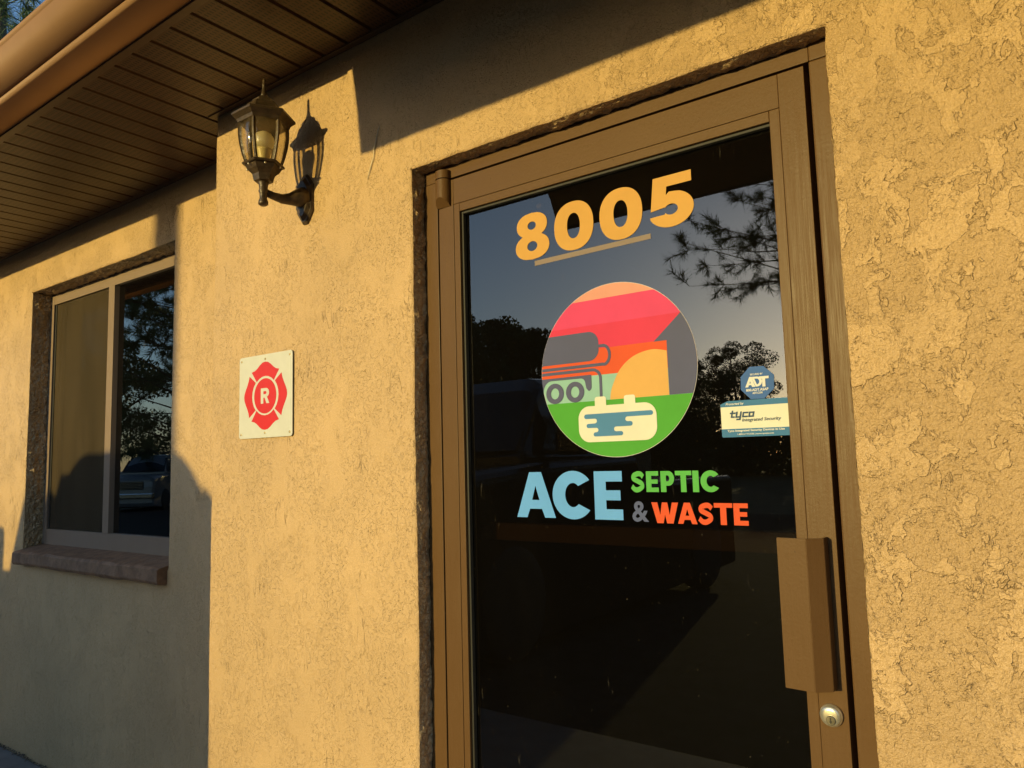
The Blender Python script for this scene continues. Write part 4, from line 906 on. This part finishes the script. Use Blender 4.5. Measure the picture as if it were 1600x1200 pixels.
def pine(loc, h, base, reach, seed, label, nb=40, needles=34, nl=0.20, nwid=0.010, side=None):
    g = np.random.default_rng(seed); T = empty('pine_tree', loc, label, 'tree', 'pine trees around the building')
    bm = bmesh.new(); bm_tube(bm, [(0, 0, -0.1), (0.1, 0.0, h*0.4), (0.05, 0.1, h*0.75), (0, 0, h)], [h*0.020, h*0.015, h*0.009, h*0.002], 10)
    tips = []
    for i in range(nb):
        z = base + (h-base)*(i+g.random())/nb; t = (z-base)/(h-base); ln = reach*(1-0.72*t)*g.uniform(0.65, 1.1); a = g.uniform(0, 2*math.pi)
        if side is not None and g.random() < 0.6: a = side + g.normal()*0.7
        d = np.array([math.cos(a), math.sin(a), g.uniform(-0.1, 0.45)]); p0 = np.array([0, 0, z]); pts = [p0]
        for k in range(1, 6): pts.append(p0 + d*ln*k/5 + np.array([g.normal()*0.06, g.normal()*0.06, 0.05*k*k*0.12*ln*0.2]) )
        bm_tube(bm, [tuple(p) for p in pts], [0.035*(1-t*0.6), 0.028*(1-t*0.6), 0.022*(1-t*0.6), 0.016, 0.011, 0.006], 5)
        for k in range(2, 6):
            for q in range(g.integers(2, 5)):
                dd = d*0.5 + unit(1, g)[0]*0.8; dd /= np.linalg.norm(dd); L = g.uniform(0.25, 0.75)*(0.5+0.5*ln/reach); e = pts[k] + dd*L
                bm_tube(bm, [tuple(pts[k]), tuple(pts[k]+dd*L*0.5+np.array([0, 0, 0.02])), tuple(e)], [0.008, 0.006, 0.004], 4); tips.append((e, dd)); tips.append((pts[k]+dd*L*0.62, dd))
    me = bpy.data.meshes.new('trunk'); bm.to_mesh(me); bm.free(); me.materials.append(M['bark']); o = bpy.data.objects.new('trunk', me); C.objects.link(o); o.parent = T
    E_ = np.array([t[0] for t in tips]); Dd = np.array([t[1] for t in tips]); n = len(tips)*needles
    P = np.repeat(E_, needles, 0) - np.repeat(Dd, needles, 0)*(g.random(n)*0.22)[:, None]
    A = np.repeat(Dd, needles, 0)*0.75 + unit(n, g)*0.85; A /= np.linalg.norm(A, axis=1)[:, None]; A *= (nl*(0.7+0.5*g.random(n)))[:, None]*0.5
    Bv = np.cross(A, unit(n, g)); Bv /= np.linalg.norm(Bv, axis=1)[:, None]; Bv *= nwid*0.5
    V = np.empty((n, 4, 3)); V[:, 0] = P-Bv; V[:, 1] = P+Bv; V[:, 2] = P+2*A+Bv*0.3; V[:, 3] = P+2*A-Bv*0.3
    me = bpy.data.meshes.new('crown'); me.from_pydata(V.reshape(-1, 3).tolist(), [], np.arange(4*n).reshape(n, 4).tolist()); me.update(); me.materials.append(M['needle'])
    o = bpy.data.objects.new('crown', me); C.objects.link(o); o.parent = T; return T
# y positions are metres out from the door wall
pine((-4.15, -20.5, -0.16), 14.5, 5.8, 5.6, 11, 'tall pine whose drooping boughs mirror in the upper right door glass', 64, 30, 0.26, 0.016, math.pi)
pine((-18.5, 4.6, -0.16), 14.5, 4.5, 3.8, 12, 'pine tree with long green needles above the gutter in the corner of the view', 64, 26, 0.30, 0.014)
pine((-23.5, -11.5, -0.16), 13.5, 1.6, 4.8, 13, 'dense pine whose dark crown mirrors in the window pane', 80, 30, 0.30, 0.02)
pine((-31, -15.5, -0.16), 15.0, 2.0, 4.5, 14, 'pine farther off between bright gaps mirrored in the window', 60, 26, 0.30, 0.022)
oak_specs = [(-22.8, 54.0, 8.4, 4.4, 'oak in the mirrored gap just left of the octagon sticker'), (-24.2, 31.5, 9.4, 3.2, 'oak filling the gap between the two mirrored oaks at the left'), (-26.0, 31.0, 10.6, 3.4, 'tallest oak mirrored at the left edge of the door glass'), (-22.0, 30.0, 9.0, 3.4, 'rounded oak mirrored beside the round logo'), (-31.0, 34.0, 9.0, 4.0, 'broad oak left of the tallest oak across the lot'),
             (-24.5, 41.0, 10.5, 4.0, 'oak behind the round logo in the mirrored tree line'), (-20.5, 45.5, 8.2, 3.6, 'low oak in the middle of the mirrored tree line'), (-25.0, 68.5, 13.0, 3.9, 'pointed oak mirrored behind the octagon sticker'),
             (-12.9, 52.0, 6.0, 3.4, 'low wide oak toward the sun in the mirrored tree line'), (-8.5, 56.0, 5.6, 3.6, 'low oak beyond the sunlit gap'), (-38.0, 30.0, 9.5, 4.2, 'spreading oak far left across the lot'),
             (-33.0, 22.0, 7.4, 3.4, 'middle-sized oak beside the window-mirrored pines'), (-45.0, 18.0, 9.2, 4.4, 'large oak farthest left beyond the pines'), (-40.0, 9.0, 8.0, 3.8, 'oak nearest the building line on the far left'),
             (3.5, 27.0, 13.0, 4.6, 'tall unseen oak added right of the sunlit gap to darken the horizon'), (11.0, 24.0, 12.0, 4.8, 'broad oak added out of view opposite the building to cut horizon light'), (19.0, 21.0, 12.5, 5.0, 'big unseen oak added at the right end of the lot against horizon glow'),  # right-hand oaks: out of view, added to darken the horizon fill
             (27.0, 14.0, 12.0, 5.0, 'unseen oak added far right of the lot to dim light under the porch'), (32.0, 4.0, 12.0, 5.0, 'last unseen oak added on the right by the building line as a light blocker')]
for i, (x, d, h, r, lab) in enumerate(oak_specs): oak((x, -d, -0.16), h, r, 100+i, lab)

g = np.random.default_rng(77); nU = 60000; xu = g.uniform(-80, 40, nU); du = g.uniform(49, 60, nU); xu = xu*du/52; yu = -du; hu = 3.6 + 2.6*vnoise(xu*0.30, yu*0.05, 0.2, 51) + 1.6*vnoise(xu*1.1, yu*0.1, 0.2, 52)
Pu = np.stack([xu, yu, -0.16 + hu*g.random(nU)**0.9], -1); Au = unit(nU, g)*(0.20*(0.6+0.8*g.random(nU)))[:, None]; Bu = np.cross(Au, unit(nU, g))*0.9
ug = quads_mesh('undergrowth', Pu, Au, Bu, M['oak'], None); tag(ug, 'dark scrub filling the tree line mirrored in the glass', 'scrub', None, 'stuff')

bm = bmesh.new(); gg = np.random.default_rng(9)
for i in range(420):
    x = gg.uniform(-5.2, CX-0.02); y = WY - abs(gg.normal())*0.012 - 0.004; r = gg.uniform(0.002, 0.007)
    bmesh.ops.create_icosphere(bm, subdivisions=1, radius=r, matrix=Matrix.Translation((x, y, r*0.5)) @ Matrix.Diagonal((1.0, 0.8, 0.6, 1)))
tag(from_bm('grit', bm, M['timber']), 'dark grit and leaf litter along the foot of the set-back wall', 'grit', None, 'stuff')
